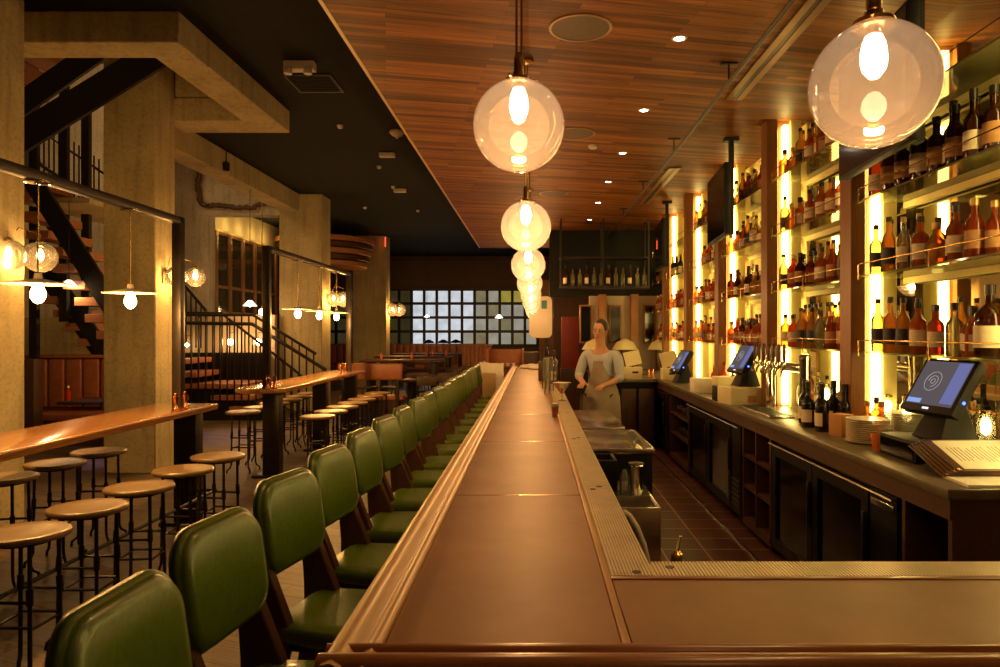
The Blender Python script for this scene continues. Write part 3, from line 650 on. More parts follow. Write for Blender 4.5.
weights = [[0, 2, 2, 4, 1, 0, 7, 10, 9, 0, 6, 4, 2], [0, 0, 2, 3, 4, 0, 1, 7, 9, 8, 10], [0, 0, 1, 4, 3, 4, 5, 2, 11, 2, 6, 10], [0, 2, 2, 8, 0, 11, 7, 4]]
for bi, (a, c_) in enumerate(bays):
    if bi == 0: a = 3.38
    for si, z in enumerate(SH):
        if (bi >= 4 or bi == 0) and si == 3: continue
        step = [0.087, 0.100, 0.106, 0.115, 0.13, 0.14][bi]
        n = int((c_ - a - 0.12) / step)
        pool = weights[(si + bi) % 4]
        run = None; cnt = 0
        for k in range(n):
            # bottles stand in small runs of the same brand
            if cnt <= 0:
                run = rnd.choice(pool); cnt = rnd.choice([1, 1, 2, 2, 3])
            cnt -= 1
            if bi == 3 and si == 2 and k < 4: continue
            if bi == 4 and si == 2 and k > 3: continue
            v = 13 if (bi == 4 and si == 2) else run
            if bi == 0 and si == 2: v = 11 if k % 3 else 8
            y = c_ - 0.09 - k * step
            x = 2.28 + 0.05 * ((k * 7) % 2) + rnd.uniform(-.01, .01)
            if bi == 0 and si == 0 and k == n - 1: v = 12; x = 2.30
            sc = {0: 1.0}.get(bi, 0.98) * rnd.uniform(0.95, 1.06) * (1.15 if (bi == 0 and si == 2) else 1.0)
            if v == 12: sc = 1.0
            bottle(v, (x, y, z + 0.001), R(rnd.uniform(-25, 10)), '%s from the pillar on %s shelf, %s' % (ORD[k], shn[si], bayn[bi]), (sc * 1.16, sc * 1.16, sc))

for bi in (1, 2):
    a, c_ = bays[bi]
    for si in (0, 1):
        run = 0
        for k in range(11):
            if k % 3 == 0: run = rnd.choice([4, 7, 9, 10, 0, 2])
            bottle(run, (2.45 + rnd.uniform(-.01, .01), c_ - 0.13 - k * 0.12, SH[si] + 0.001), R(rnd.uniform(-25, 10)),
                   '%s in the back row, %s shelf, %s' % (ORD[k], shn[si], bayn[bi]), (1.12, 1.12, 1.1))
# televisions under the wood ceiling
def tv():
    r = thing('television', '', 'television', group='televisions above the back bar')
    MB().box(-0.03, 0.03, -0.49, 0.49, -0.36, 0.36).build('tv_case', 'black_plastic', r, bevel=0.008)
    MB().box(-0.033, -0.030, -0.47, 0.47, -0.34, 0.34).build('screen', 'black_gloss', r)
    q = MB(); q.box(0.03, 0.07, -0.45, -0.37, -0.36, 0.62); q.box(-0.02, 0.12, -0.46, -0.36, 0.58, 0.62)
    q.build('mount_pole', 'black_plastic', r)
    return r
for i, y in enumerate([4.05, 7.48, 10.9]):
    inst('tv', tv, (1.97, y, 3.08), R(-4), ['dark wall-mounted television partly hidden behind the right globe pendant', 'dark television between the second and third shelf pillars', 'farthest dark television near the red exit sign'][i])

# counter ------------------------------------------------------------
XC = 1.81
ct = thing('stone_worktop', 'long olive stone worktop of the back bar with a cut near corner', 'worktop', (0, 0, 0))
MB().box(XC, 2.55, 3.06, 12.6, CT - 0.045, CT).build('stone_top', 'counter_stone', ct, bevel=0.004)
MB().box(XC + 0.02, 2.54, 3.08, 12.6, CT - 0.14, CT - 0.045).build('fascia', 'fascia', ct)
def frame_unit(y0, y1, name, label, shelves=2, cols=1):
    r = thing(name, label, 'cabinet', (0, 0, 0))
    X0 = XC + 0.03; q = MB()
    q.box(X0, 2.5, y0, y0 + 0.03, 0.1, CT - 0.142); q.box(X0, 2.5, y1 - 0.03, y1, 0.1, CT - 0.142); q.box(X0, 2.5, y0, y1, 0.06, 0.12); q.box(2.45, 2.5, y0, y1, 0.1, CT - .142)
    q.build('carcass', 'fascia', r)
    for k in range(shelves):
        z = 0.12 + (CT - 0.26) * (k + 1) / (shelves + 1); MB().box(X0 + 0.005, 2.45, y0 + 0.03, y1 - 0.03, z, z + 0.025).build('shelf', 'fascia', r)
    for k in range(1, cols):
        y = y0 + (y1 - y0) * k / cols; MB().box(X0, 2.45, y - 0.012, y + 0.012, 0.12, CT - .142).build('divider', 'fascia', r)
    MB().box(X0 + 0.06, 2.45, y0, y1, 0.0, 0.06).build('plinth', 'cabinet_black', r)
    return r
def fridge(y0, y1, label, doors=2, badge=False):
    r = thing('bar_fridge', label, 'fridge', (0, 0, 0))
    X0 = XC + 0.03; q = MB()
    MB().box(X0 + 0.04, 2.5, y0 + 0.01, y1 - 0.01, 0.05, CT - 0.145).build('fridge_body', 'cabinet_black', r)
    L = (y1 - y0 - 0.34) / doors
    vy = y0 + 0.02
    q = MB()
    q.box(X0 - 0.005, X0 + 0.035, vy, vy + 0.28, 0.1, CT - 0.15)
    q.build('vent_panel', 'cabinet_black', r)
    q = MB()
    for k in range(6): q.box(X0 - 0.012, X0 - 0.004, vy + 0.03, vy + 0.25, 0.16 + k * 0.045, 0.178 + k * 0.045)
    q.build('vent_slots', 'iron_beam', r)
    if badge: MB().box(X0 - 0.014, X0 - 0.006, vy + 0.02, vy + 0.26, CT - 0.235, CT - 0.20).build('badge', 'steel', r, bevel=0.002)
    MB().tube((X0 - 0.03, vy, CT - 0.165), (X0 - 0.03, y1 - 0.03, CT - 0.165), 0.008, 8).build('top_rail', 'steel', r, smooth=True)
    for d in range(doors):
        a = y0 + 0.32 + d * L; c2 = a + L - 0.015
        q = MB(); q.box(X0 - 0.01, X0 + 0.035, a, a + 0.08, 0.1, CT - 0.175); q.box(X0 - 0.01, X0 + 0.035, c2 - 0.08, c2, 0.1, CT - 0.175)
        q.box(X0 - 0.01, X0 + 0.035, a + .08, c2 - .08, 0.1, 0.17); q.box(X0 - 0.01, X0 + 0.035, a + .08, c2 - .08, CT - 0.25, CT - 0.175)
        dr = q.build('door', 'cabinet_black', r)
        MB().box(X0 + 0.008, X0 + 0.014, a + 0.08, c2 - 0.08, 0.17, CT - 0.25).build('glass', 'black_gloss', dr)
        MB().box(X0 - 0.03, X0 - 0.01, a + 0.02, a + 0.035, 0.45, 0.75).build('handle', 'iron_beam', dr, bevel=0.003)
    return r
frame_unit(3.08, 3.50, 'open_cabinet', 'open wooden shelf cabinet at the near end of the back bar', 1)
fridge(3.52, 5.42, 'black double-door glass fridge with silver badge, nearest the camera', 2, True)
frame_unit(5.44, 6.18, 'open_cabinet', 'open cubby cabinet of six compartments between the two near fridges', 2, 2)
fridge(6.20, 8.32, 'black glass fridge in the middle of the back bar, chrome top rail', 2)
frame_unit(8.34, 9.5, 'open_cabinet', 'open wooden cabinet with glassware beyond the middle fridge', 2, 1)
fridge(9.52, 11.0, 'black fridge at the far end of the back bar', 1)
# glassware in the far open cabinet
for k in range(6):
    tag(MB().lathe([(0.03, 0), (0.03, 0.004), (0.006, 0.01), (0.006, 0.07), (0.038, 0.10), (0.04, 0.15)], (XC + 0.12, 8.5 + 0.15 * k, 0.62 if k % 2 else 0.37 - 0.02), 14, caps=False).build('stem_glass', 'clear_glass', smooth=True),
        'stemmed glass, %s along the %s shelf of the open cabinet' % (ORD[k // 2], 'upper' if k % 2 else 'lower'), 'glass', 'stemmed glasses in the open cabinet')
# items on the worktop ------------------------------------------------
def plates(n, loc, rad, label, key):
    for k in range(n):
        def mk():
            o = MB().lathe([(0.45, 0), (0.55, 0.02), (0.97, 0.09), (1.0, 0.11), (0.97, 0.12), (0.55, 0.05), (0.02, 0.04)], (0, 0, 0), 32).build('plate', 'porcelain', smooth=True)
            return tag(o, '', 'plate')
        inst('plate', mk, (loc[0] + rnd.uniform(-.002, .002), loc[1], loc[2] + k * 0.0125), 0,
             'white plate in the %s, %s from the bottom' % (label, ORD[k]), 'white plates in two stacks on the worktop', rad)
plates(12, (2.08, 4.36, CT), 0.13, 'stack beside the orange box', 'a')
plates(14, (2.36, 4.47, CT), 0.13, 'stack behind the front plate stack', 'b')
ob = MB().box(-0.05, 0.05, -0.06, 0.06, 0, 0.145).build('cardboard_box', 'orange_box', loc=(2.045, 4.66, CT), bevel=0.002)
ob.rotation_euler.z = R(18); tag(ob, 'small orange-brown box between the plates and the dark wine bottles', 'box')
for i, (x, y, v, sc) in enumerate([(1.99, 5.08, 'g', 1.0), (2.05, 5.30, 'g', 1.0), (2.06, 5.02, 'g', 1.0), (2.0, 4.86, 'g', 1.0), (2.12, 4.95, 'g', 1.05), (2.13, 4.80, 'g', 1.0)]):
    inst('wine', lambda: make_bottle('wine', 'wine_dark', 'cap_black', 'label_cream'), (x, y, CT), R(-20 - 10 * i), 'dark wine bottle with cream label on the worktop, %s from the taps' % ORD[i], 'dark wine bottles on the worktop', (1.22 * sc, 1.22 * sc, sc), 'wine bottle')
for i, (x, y, v) in enumerate([(2.20, 4.62, 7), (2.26, 4.55, 6), (2.30, 4.70, 2), (2.34, 4.85, 10), (2.45, 4.2, 10), (2.43, 4.05, 10), (2.42, 3.92, 9), (2.40, 5.3, 9), (2.42, 5.5, 10), (2.3, 5.15, 1), (2.38, 5.0, 5), (2.44, 3.55, 9), (2.44, 3.42, 7), (2.36, 3.40, 9), (2.44, 6.0, 9), (2.42, 6.15, 2), (2.44, 6.4, 10),
                              (2.22, 7.35, 1), (2.25, 7.55, 9), (2.2, 7.75, 8), (2.28, 7.9, 10), (2.2, 8.1, 5), (2.26, 8.35, 9), (2.2, 8.55, 1)]):
    bottle(v, (x, y, CT), R(-30), '%s from the near end of the worktop' % ['', 'standing'][1] if False else 'standing on the worktop, %s counted from the plates' % ORD[i], 1.0, 'loose bottles standing on the worktop')
for i, (x, y) in enumerate([(2.40, 4.75), (2.46, 4.62), (2.44, 3.78), (2.47, 3.62), (2.40, 5.75)]):  # made-up glowing jars in place of clear bottles lit from below
    r = thing('jar_lamp', 'small glowing glass jar lamp at the back of the worktop, %s counted from the taps' % ORD[[1, 2, 3, 4, 0][i]], 'lamp', (x, y, CT), 0, 'glowing jar lamps on the worktop')
    MB().lathe([(0.04, 0), (0.045, 0.01), (0.045, 0.2), (0.03, 0.23), (0.028, 0.25)], (0, 0, 0), 16, caps=False).build('jar_glass', 'clear_glass', r, smooth=True)
    MB().lathe([(0.002, 0.13), (0.022, 0.15), (0.026, 0.19), (0.015, 0.22), (0.002, 0.23)], (0, 0, 0), 12).build('jar_bulb', 'strip', r, smooth=True)
    MB().lathe([(0.03, 0.25), (0.03, 0.265)], (0, 0, 0), 12).build('jar_lid', 'brass', r); MB().tube((0, 0, 0.21), (0, 0, 0.255), 0.004, 6).build('bulb_stem', 'brass', r)
# point of sale terminals
def pos(bigscreen=True):
    r = thing('sales_terminal', '', 'till')
    MB().loft([[(-0.10, -0.11, 0), (0.12, -0.11, 0), (0.12, 0.11, 0), (-0.10, 0.11, 0)], [(-0.09, -0.10, 0.02), (0.11, -0.10, 0.02), (0.11, 0.10, 0.02), (-0.09, 0.10, 0.02)], [(0.0, -0.06, 0.22), (0.06, -0.06, 0.22), (0.06, 0.06, 0.22), (0.0, 0.06, 0.22)]]).build('stand', 'black_plastic', r, bevel=0.004)
    mt = Matrix.Translation((-0.01, 0, 0.245)) @ Matrix.Rotation(R(31), 4, 'Y')
    c = MB().box(-0.03, 0.025, -0.19, 0.19, -0.145, 0.165, mt).build('screen_case', 'black_plastic', r, bevel=0.008)
    MB().box(-0.032, -0.030, -0.165, 0.165, -0.105, 0.148, mt).build('screen', POSM['grey'], c)
    MB().box(-0.0335, -0.032, -0.16, -0.075, -0.09, 0.142, mt).build('blue_panel', POSM['blue'], c)
    MB().box(-0.0335, -0.032, 0.06, 0.16, -0.10, -0.075, mt).build('blue_button', POSM['blue2'], c)
    q = MB()
    for rr in (0.055, 0.032, 0.014):
        pts_ = [mt @ Vector((-0.0335, 0.045 + rr * math.cos(a * math.pi / 12), 0.03 + rr * math.sin(a * math.pi / 12))) for a in range(25 if rr != .032 else 19)]
        q.path(pts_, 0.0012, 4)
    q.build('spiral_graphic', POSM['line'], c)
    q = MB()
    for k in range(5): q.box(-0.0335, -0.031, -0.02 + k * 0.009, -0.013 + k * 0.009, -0.130, -0.119, mt)
    q.build('maker_mark', POSM['mark'], c)
    MB().lathe([(0.008, 0), (0.008, 0.004)], (0, 0, 0), 12).build('status_light', POSM['led'], c, loc=mt @ Vector((-0.005, -0.195, -0.06))).rotation_euler = (R(90), 0, 0)
    return r
POSM = {'grey': emis('screen_grey', (0.30, 0.25, 0.27), 0.35), 'blue': emis('screen_blue', (0.25, 0.27, 0.62), 0.6), 'blue2': emis('screen_blue2', (0.3, 0.45, 0.9), 0.9),
        'line': emis('screen_line', (0.75, 0.68, 0.66), 0.7), 'mark': emis('maker_mark', (0.6, 0.65, 1.0), 1.6), 'led': emis('led_blue', (0.05, 0.12, 1.0), 6)}
inst('pos', pos, (2.21, 3.78, CT + 0.12), R(8), 'black touchscreen till with a lit grey and blue screen, nearest the camera', 'touchscreen tills on the back bar', 1.05)
inst('pos', pos, (2.04, 6.78, CT + 0.17), R(6), 'black touchscreen till on the pale box beside the beer taps', 'touchscreen tills on the back bar', 1.0)
inst('pos', pos, (2.02, 9.55, CT), R(6), 'black touchscreen till beside the farthest pale box of the worktop', 'touchscreen tills on the back bar', 1.1)
# near till stands on a black drawer
r = thing('cash_drawer', 'low black box under the nearest touchscreen till', 'box', (2.17, 3.83, CT), R(0))
MB().box(-0.19, 0.22, -0.20, 0.18, 0.004, 0.118).build('drawer_case', 'black_plastic', r, bevel=0.004); MB().box(-0.196, -0.19, -0.18, 0.16, 0.02, 0.10).build('drawer_front', 'black_gloss', r)
# orange booklets in front of the black box
for k in range(3):
    o = MB().box(-0.055, 0.055, -0.002, 0.002, 0, 0.10).build('booklet', 'orange_card', loc=(2.03, 4.03 + 0.022 * k, CT + 0.002)); o.rotation_euler = (R(-14 - 5 * k), 0, R(3))
    tag(o, 'orange folded booklet leaning beside the till, %s one' % ['front', 'middle', 'rear'][k], 'booklet', 'orange booklets beside the till')
# menus near the corner: pile of clipboards leaning, plus flat white sheets
mt_ = None
for k in range(5):
    r = thing('menu_board', ['brown menu board at the bottom of the leaning pile', 'second brown menu board of the pile', 'middle brown menu board of the pile', 'fourth brown menu board of the pile', 'topmost brown menu board with a printed cream menu sheet'][k], 'menu', (2.11 + k * 0.014, 3.44 - 0.006 * k, CT + 0.058 + k * 0.008), 0, 'brown menu boards by the nearest till')
    r.rotation_euler = (R(18), 0, R(0))
    MB().box(-0.19, 0.25, -0.16, 0.16, -0.003, 0.003).build('board', 'walnut', r, bevel=0.001)
    q = MB()
    for s in (-0.18, 0.24):
        for t in (-0.15, 0.15): q.lathe([(0.008, 0), (0.008, 0.005)], (s, t, 0.002), 8)
    q.build('brass_corner', 'brass', r)
    if k == 4:
        MB().box(-0.15, 0.24, -0.145, 0.145, 0.0035, 0.0045).build('menu_sheet', 'paper', r)
        q = MB()
        for i in range(16):
            L = rnd.uniform(0.07, 0.17); xx = -0.12 + i * 0.019; q.box(xx, xx + 0.004, -L / 2, L / 2, 0.0046, 0.0050)
        q.build('print_lines', 'grey_vent', r)
o = MB().box(-0.20, 0.40, -0.12, 0.10, 0, 0.012).build('paper_sheets', 'paper', loc=(2.13, 3.21, CT)); o.rotation_euler.z = R(-3)
tag(o, 'pile of blank white sheets at the near corner of the worktop', 'paper')
wg = MB().prism([(-0.12, 0), (0.12, 0), (0.12, 0.10), (0.10, 0.10), (-0.12, 0.012)], -0.16, 0.24, 'x').build('menu_holder', 'black_plastic', loc=(2.15, 3.44, CT))
wg.scale = (1, 1, 1); tag(wg, 'black wedge holder under the leaning menu boards', 'menu holder')
# pale box under the second till
r = thing('storage_bin', 'pale box with a small reddish mark carrying the second till', 'box', (2.02, 6.75, CT), R(10))
MB().box(-0.20, 0.22, -0.15, 0.15, 0, 0.165).build('bin_body', 'cream_card', r, bevel=0.006); MB().box(-0.03, 0.05, -0.153, -0.150, 0.02, 0.09).build('mark', 'orange_box', r)
o = MB().box(-0.03, 0.03, -0.12, 0.12, 0, 0.15).build('card_reader_case', 'black_plastic', loc=(1.84, 7.0, CT), bevel=0.004); tag(o, 'black case standing against the pale box', 'case')
# beer tap tower
r = thing('beer_tower', 'polished beer tap tower with horizontal pipe and dark handles', 'beer taps', (2.13, 0, CT))
q = MB(); q.lathe([(0.07, 0), (0.07, 0.01), (0.042, 0.014), (0.042, 0.46), (0.046, 0.47), (0.046, 0.50), (0.03, 0.515)], (0, 5.5, 0), 24); q.build('column_near', 'chrome', r, smooth=True)
MB().lathe([(0.07, 0), (0.07, 0.01), (0.042, 0.014), (0.042, 0.46), (0.03, 0.49)], (0, 6.3, 0), 24).build('column_far', 'chrome', r, smooth=True)
MB().tube((0, 5.5, 0.40), (0, 6.45, 0.40), 0.038, 20).build('cross_pipe', 'chrome', r, smooth=True)
for k in range(7):
    y = 5.68 + 0.125 * k
    t = MB(); t.tube((-0.03, y, 0.40), (-0.10, y, 0.41), 0.010, 8); t.lathe([(0.016, -0.02), (0.018, 0), (0.012, 0.03)], (-0.10, y, 0.41), 10); t.path([(-0.10, y, 0.40), (-0.125, y, 0.36), (-0.125, y, 0.33)], 0.010, 8)
    tp = t.build('tap', 'chrome', r, smooth=True)
    MB().lathe([(0.009, 0), (0.013, 0.02), (0.017, 0.09), (0.014, 0.14), (0.006, 0.15)], (-0.10, y, 0.44), 12).build('tap_handle', 'walnut', tp, smooth=True)
r2 = thing('drip_tray', 'steel drip tray on the worktop under the beer taps', 'drip tray', (1.98, 6.0, CT))
MB().box(-0.10, 0.10, -0.42, 0.42, 0, 0.02).build('tray', 'steel', r2, bevel=0.004)
q = MB()
for k in range(20): q.box(-0.085, 0.085, -0.40 + k * 0.041, -0.385 + k * 0.041, 0.02, 0.023)
q.build('grid', 'iron_beam', r2)
# napkin stack and far boxes
for i, (x, y, sx, h_) in enumerate([(1.98, 8.05, 0.16, 0.16), (2.12, 7.7, 0.13, 0.2)]):
    tag(MB().box(-sx, sx, -0.13, 0.13, 0, h_).build('napkin_stack', 'paper' if i == 0 else 'cream_card', loc=(x, y, CT), bevel=0.006), ['stack of white napkins on the worktop', 'cream napkin stack behind the white one'][i], 'napkins')
struct('trim_3', MB().box(XC - 0.14, XC - 0.12, 1.95, 11.0, 0.012, 0.03), 'steel', 'pale metal strip on the aisle floor along the fridges', 'trim')
# end counter across the aisle with boxes, and plaster wall beyond
r = thing('end_counter', 'dark cross counter closing the far end of the aisle', 'counter', (0, 0, 0))
MB().box(0.95, XC - 0.01, 10.3, 11.2, CT - 0.05, CT).build('worktop', 'counter_stone', r, bevel=0.004)
MB().box(1.0, XC - 0.03, 10.36, 11.15, 0.0, CT - 0.05).build('cabinet', 'cabinet_black', r)
for k in range(3): MB().box(1.03 + 0.26 * k, 1.25 + 0.26 * k, 10.345, 10.362, 0.15, 0.9).build('door', 'dark_wood', r, bevel=0.004)
for i, x in enumerate([1.03, 1.47, 1.95]):
    r = thing('ticket_printer', ['pale box with tilted yellow card, beside the bartender', 'pale box with tilted yellow card, middle of three', 'pale box with tilted card at the end of the worktop'][i], 'printer', (x, 10.42 if i < 2 else 10.1, CT), 0, 'pale printer boxes on the far counter')
    MB().box(-0.11, 0.13, -0.10, 0.10, 0, 0.17).build('box_body', 'cream_card', r, bevel=0.006)
    MB().box(-0.02, 0.07, -0.103, -0.10, 0.08, 0.11).build('slot', 'cap_black', r)
    mt = Matrix.Translation((0.0, 0, 0.28)) @ Matrix.Rotation(R(-12), 4, 'Y') @ Matrix.Rotation(R(-20), 4, 'X')
    MB().box(-0.12, 0.12, -0.006, 0.006, -0.09, 0.13, mt).build('tilted_card', 'cream_card', r)
    MB().tube((0, 0, 0.16), (0, 0, 0.24), 0.015, 8).build('neck', 'cap_black', r)
for i, x in enumerate([0.86 + .14, 1.28, 1.72]):
    for k in range(2):
        tag(MB().lathe([(0.022, 0), (0.026, 0.01), (0.014, 0.05), (0.02, 0.10), (0.012, 0.13)], (x + 0.06 * k, 10.5, CT), 12).build('copper_shaker', 'copper', smooth=True),
            'small copper shaker, %s of the pair beside printer box %s' % (['left', 'right'][k], ['near the bartender', 'in the middle', 'at the worktop end'][i]), 'shaker', 'copper shakers on the far counter')
# far plaster wall with posts and framed mirrors
r = thing('red_panel', 'dark red panel on a dark base beyond the bartender', 'panel', (0, 0, 0)); MB().box(0.56, 0.90, 14.2, 14.3, 1.0, 2.05).build('red_board', 'red_wall', r, bevel=0.01); MB().box(0.54, 0.92, 14.1, 14.35, 0, 1.0).build('base', 'dark_wood', r)
struct('wall_far_bar', MB().box(1.05, 2.57, 13.2, 13.4, 0, 2.42), 'plaster', 'beige plaster wall beyond the last shelf pillar', 'wall')
struct('wall_far_bar_top', MB().box(0.30, 2.57, 13.5, 13.7, 2.42, ZW), 'cabinet_black', 'dark wall above the beige plaster panels', 'wall')
for i, x in enumerate([(602 - 534) * 13.1 / 700, (634 - 534) * 13.1 / 700]):
    tag(MB().box(-0.07, 0.07, -0.1, 0.1, 0, 2.44).build('wall_post', 'fin_wood', loc=(x, 13.08, 0), bevel=0.004), ['brown post on the plaster wall behind the bartender', 'brown post on the plaster wall nearer the bottle shelves'][i], 'post')
for i, (a, c_) in enumerate([(581, 591), (611, 620), (645, 655)]):
    xa = (a - 534) * 13.1 / 700; xb = (c_ - 534) * 13.1 / 700
    r = thing('wall_mirror_frame', ['narrow dark framed mirror, leftmost on the plaster wall', 'narrow dark framed mirror in the middle of the plaster wall', 'narrow dark framed mirror closest to the bottle wall'][i], 'mirror', ((xa + xb) / 2, 13.15, 1.95), 0, 'narrow mirrors on the plaster wall')
    MB().box(-0.12, 0.12, -0.02, 0.04, -0.42, 0.3).build('frame', 'fin_wood', r, bevel=0.006)
    MB().box(-0.09, 0.09, -0.025, -0.02, -0.39, 0.27).build('mirror_glass', 'black_gloss', r)
    tl = MB(); tl.lathe([(0.02, 0.20), (0.16, 0.13), (0.24, 0.0), (0.20, 0.02), (0.02, 0.15)], (0, 0, 0), 18)
    o = tl.build('paper_lantern', 'cream_card', loc=((xa + xb) / 2 + 0.14, 12.8, 1.42), smooth=True); tag(o, ['folded cream paper lamp, leftmost on the far shelf', 'folded cream paper lamp in the middle of the far shelf', 'folded cream paper lamp beside the bottle wall'][i], 'lamp', 'cream paper lamps at the far wall')
    tag(MB().box(-0.08, 0.08, -0.08, 0.08, CT, 1.425).build('lamp_base_block', 'dark_wood', loc=((xa + xb) / 2 + 0.14, 12.8, 0), bevel=0.01), ['dark block under the leftmost paper lamp', 'dark block under the middle paper lamp', 'dark block under the paper lamp by the bottle wall'][i], 'block')
tag(MB().box(0.98, 2.5, 12.62, 13.0, CT - 0.05, CT + 0.0).box(1.0, 2.5, 12.66, 13.0, 0, CT - .05).build('side_counter', 'dark_wood', bevel=0.003), 'dark side counter in front of the plaster wall', 'counter')
# hanging glass rack with glassware above the far counter
r = thing('glass_rack', 'dark hanging shelf of glassware above the far end of the back bar', 'shelf', (0, 12.3, 0))
q = MB(); q.box(0.45, 2.0, -0.2, 0.2, 2.50, 2.54); q.box(0.45, 2.0, -0.2, 0.2, 3.02, 3.05)
for x in (0.47, 1.2, 1.98): q.tube((x, -0.19, 2.5), (x, -0.19, ZW), 0.014, 8); q.tube((x, 0.19, 2.5), (x, 0.19, ZW), 0.014, 8)
q.build('rack_frame', 'iron', r)
for k in range(12):
    x = 0.55 + k * 0.125
    inst('b%d' % (10 if k % 3 else 8), lambda: make_bottle(*VAR[10 if k % 3 else 8][:4]), (x, 12.2, 2.54), 0, ('clear' if k % 3 else 'dark') + ' bottle on the dark hanging shelf, %s from the bartender side' % ORD[k], 'bottles on the hanging shelf', 1.1)

# ================================================================== under-bar equipment (aisle side)
r = thing('ice_sink', 'stainless steel under-bar sink with open front corner nearest the camera', 'sink', (0, 0, 0))
q = MB(); q.box(0.36, 0.715, 3.94, 3.965, 0.32, 0.75); q.box(0.36, 0.715, 4.66, 4.68, 0.32, 0.75); q.box(0.69, 0.715, 3.965, 4.66, 0.32, 0.75); q.box(0.36, 0.38, 3.965, 4.66, 0.32, 0.75); q.box(0.38, 0.69, 3.965, 4.66, 0.60, 0.62)
q.build('basin', 'steel', r, bevel=0.004)
q = MB()
for x, y in ((0.38, 3.97), (0.69, 3.97), (0.38, 4.64), (0.69, 4.64)): q.tube((x, y, 0.012), (x, y, 0.34), 0.02, 10)
q.build('leg_set', 'steel', r, smooth=True)
pth = [(0.50, 3.9, 0.735), (0.53, 3.88, 0.72), (0.57, 3.87, 0.66), (0.61, 3.87, 0.56), (0.635, 3.87, 0.44), (0.64, 3.88, 0.30), (0.63, 3.9, 0.05)]
tag(MB().path(pth, 0.016, 10).build('drain_hose', 'fixture_white', smooth=True), 'pale curved hose hanging over the nearest steel sink', 'hose')
r = thing('cocktail_station', 'black under-bar station with shiny steel drainboard top', 'bar station', (0, 0, 0))
MB().box(0.36, 0.80, 4.72, 5.62, 0.10, 0.92).build('station_body', 'cabinet_black', r, bevel=0.004)
q = MB(); q.box(0.36, 0.81, 4.70, 4.73, 0.92, 0.955); q.box(0.36, 0.81, 5.60, 5.63, 0.92, 0.955); q.box(0.785, 0.81, 4.73, 5.60, 0.92, 0.955); q.box(0.36, 0.38, 4.73, 5.60, 0.92, 0.955); q.box(0.38, 0.785, 4.73, 5.60, 0.915, 0.925)
q.build('steel_top', 'steel', r, bevel=0.002)
MB().tube((0.79, 5.3, 0.93), (0.70, 4.9, 0.97), 0.008, 8).build('bar_spoon', 'chrome', r, smooth=True)
MB().box(0.40, 0.78, 4.76, 5.58, 0.0, 0.1).build('plinth', 'cabinet_black', r)
r = thing('cocktail_station', 'second steel-topped station close to the bartender', 'bar station', (0, 0, 0))
MB().box(0.36, 0.72, 5.72, 6.9, 0.0, 0.94).build('station_body', 'cabinet_black', r, bevel=0.004)
MB().box(0.36, 0.74, 5.70, 6.92, 0.94, 0.965).build('steel_top', 'steel', r, bevel=0.002)
r = thing('speed_rail', 'black bottle rail bin beside the shaker', 'bin', (0, 0, 0))
q = MB(); q.box(0.37, 0.52, 4.36, 4.38, 0.75, 0.94); q.box(0.37, 0.52, 4.6, 4.62, 0.75, 0.94); q.box(0.50, 0.52, 4.38, 4.6, 0.75, 0.94); q.box(0.37, 0.39, 4.38, 4.6, 0.75, 0.94); q.box(0.37, 0.52, 4.36, 4.62, 0.745, 0.76)
q.build('bin_shell', 'black_plastic', r, bevel=0.004)
r = thing('cocktail_shaker', 'tall polished steel cocktail shaker on the sink edge', 'shaker', (0.625, 4.28, 0.755))
MB().lathe([(0.034, 0), (0.036, 0.004), (0.044, 0.165), (0.046, 0.17), (0.044, 0.175)], (0, 0, 0), 24).build('tin', 'chrome', r, smooth=True)
MB().lathe([(0.044, 0.175), (0.05, 0.178), (0.05, 0.184), (0.01, 0.186)], (0, 0, 0), 24).build('strainer', 'steel', r, smooth=True)
MB().box(0.37, 0.70, 4.2, 4.34, 0.738, 0.755).build('work_shelf', 'steel', bpy.data.objects['ice_sink'])
tag(MB().lathe([(0.03, 0), (0.032, 0.1), (0.02, 0.13), (0.012, 0.15)], (0.55, 4.25, 0.755), 16, caps=True).build('glass_cruet', 'clear_glass', smooth=True), 'small clear glass cruet beside the steel shaker', 'cruet')
# bottle with pour spout just past the return rail
r = thing('pour_bottle', 'bottle neck with metal pour spout behind the near ribbed rail', 'bottle', (0.452, 2.21, 0.75))
MB().lathe([(0.034, 0), (0.036, 0.01), (0.036, 0.16), (0.016, 0.21), (0.014, 0.27)], (0, 0, 0), 18).build('bottle_glass', 'wine_dark', r, smooth=True)
MB().lathe([(0.018, 0.25), (0.02, 0.27), (0.018, 0.29), (0.008, 0.30)], (0, 0, 0), 14).build('pourer_collar', 'brass', r, smooth=True)
MB().path([(0, 0, 0.29), (0.004, 0, 0.32), (0.010, 0, 0.345)], [0.006, 0.005, 0.004], 8).build('spout', 'steel', r, smooth=True)
tag(MB().box(0.36, 0.56, 2.1, 2.9, 0.70, 0.75).box(0.36, 0.54, 2.12, 2.88, 0.012, 0.70).build('speed_shelf', 'cabinet_black', bevel=0.004), 'black under-bar shelf behind the near ribbed rail', 'shelf')

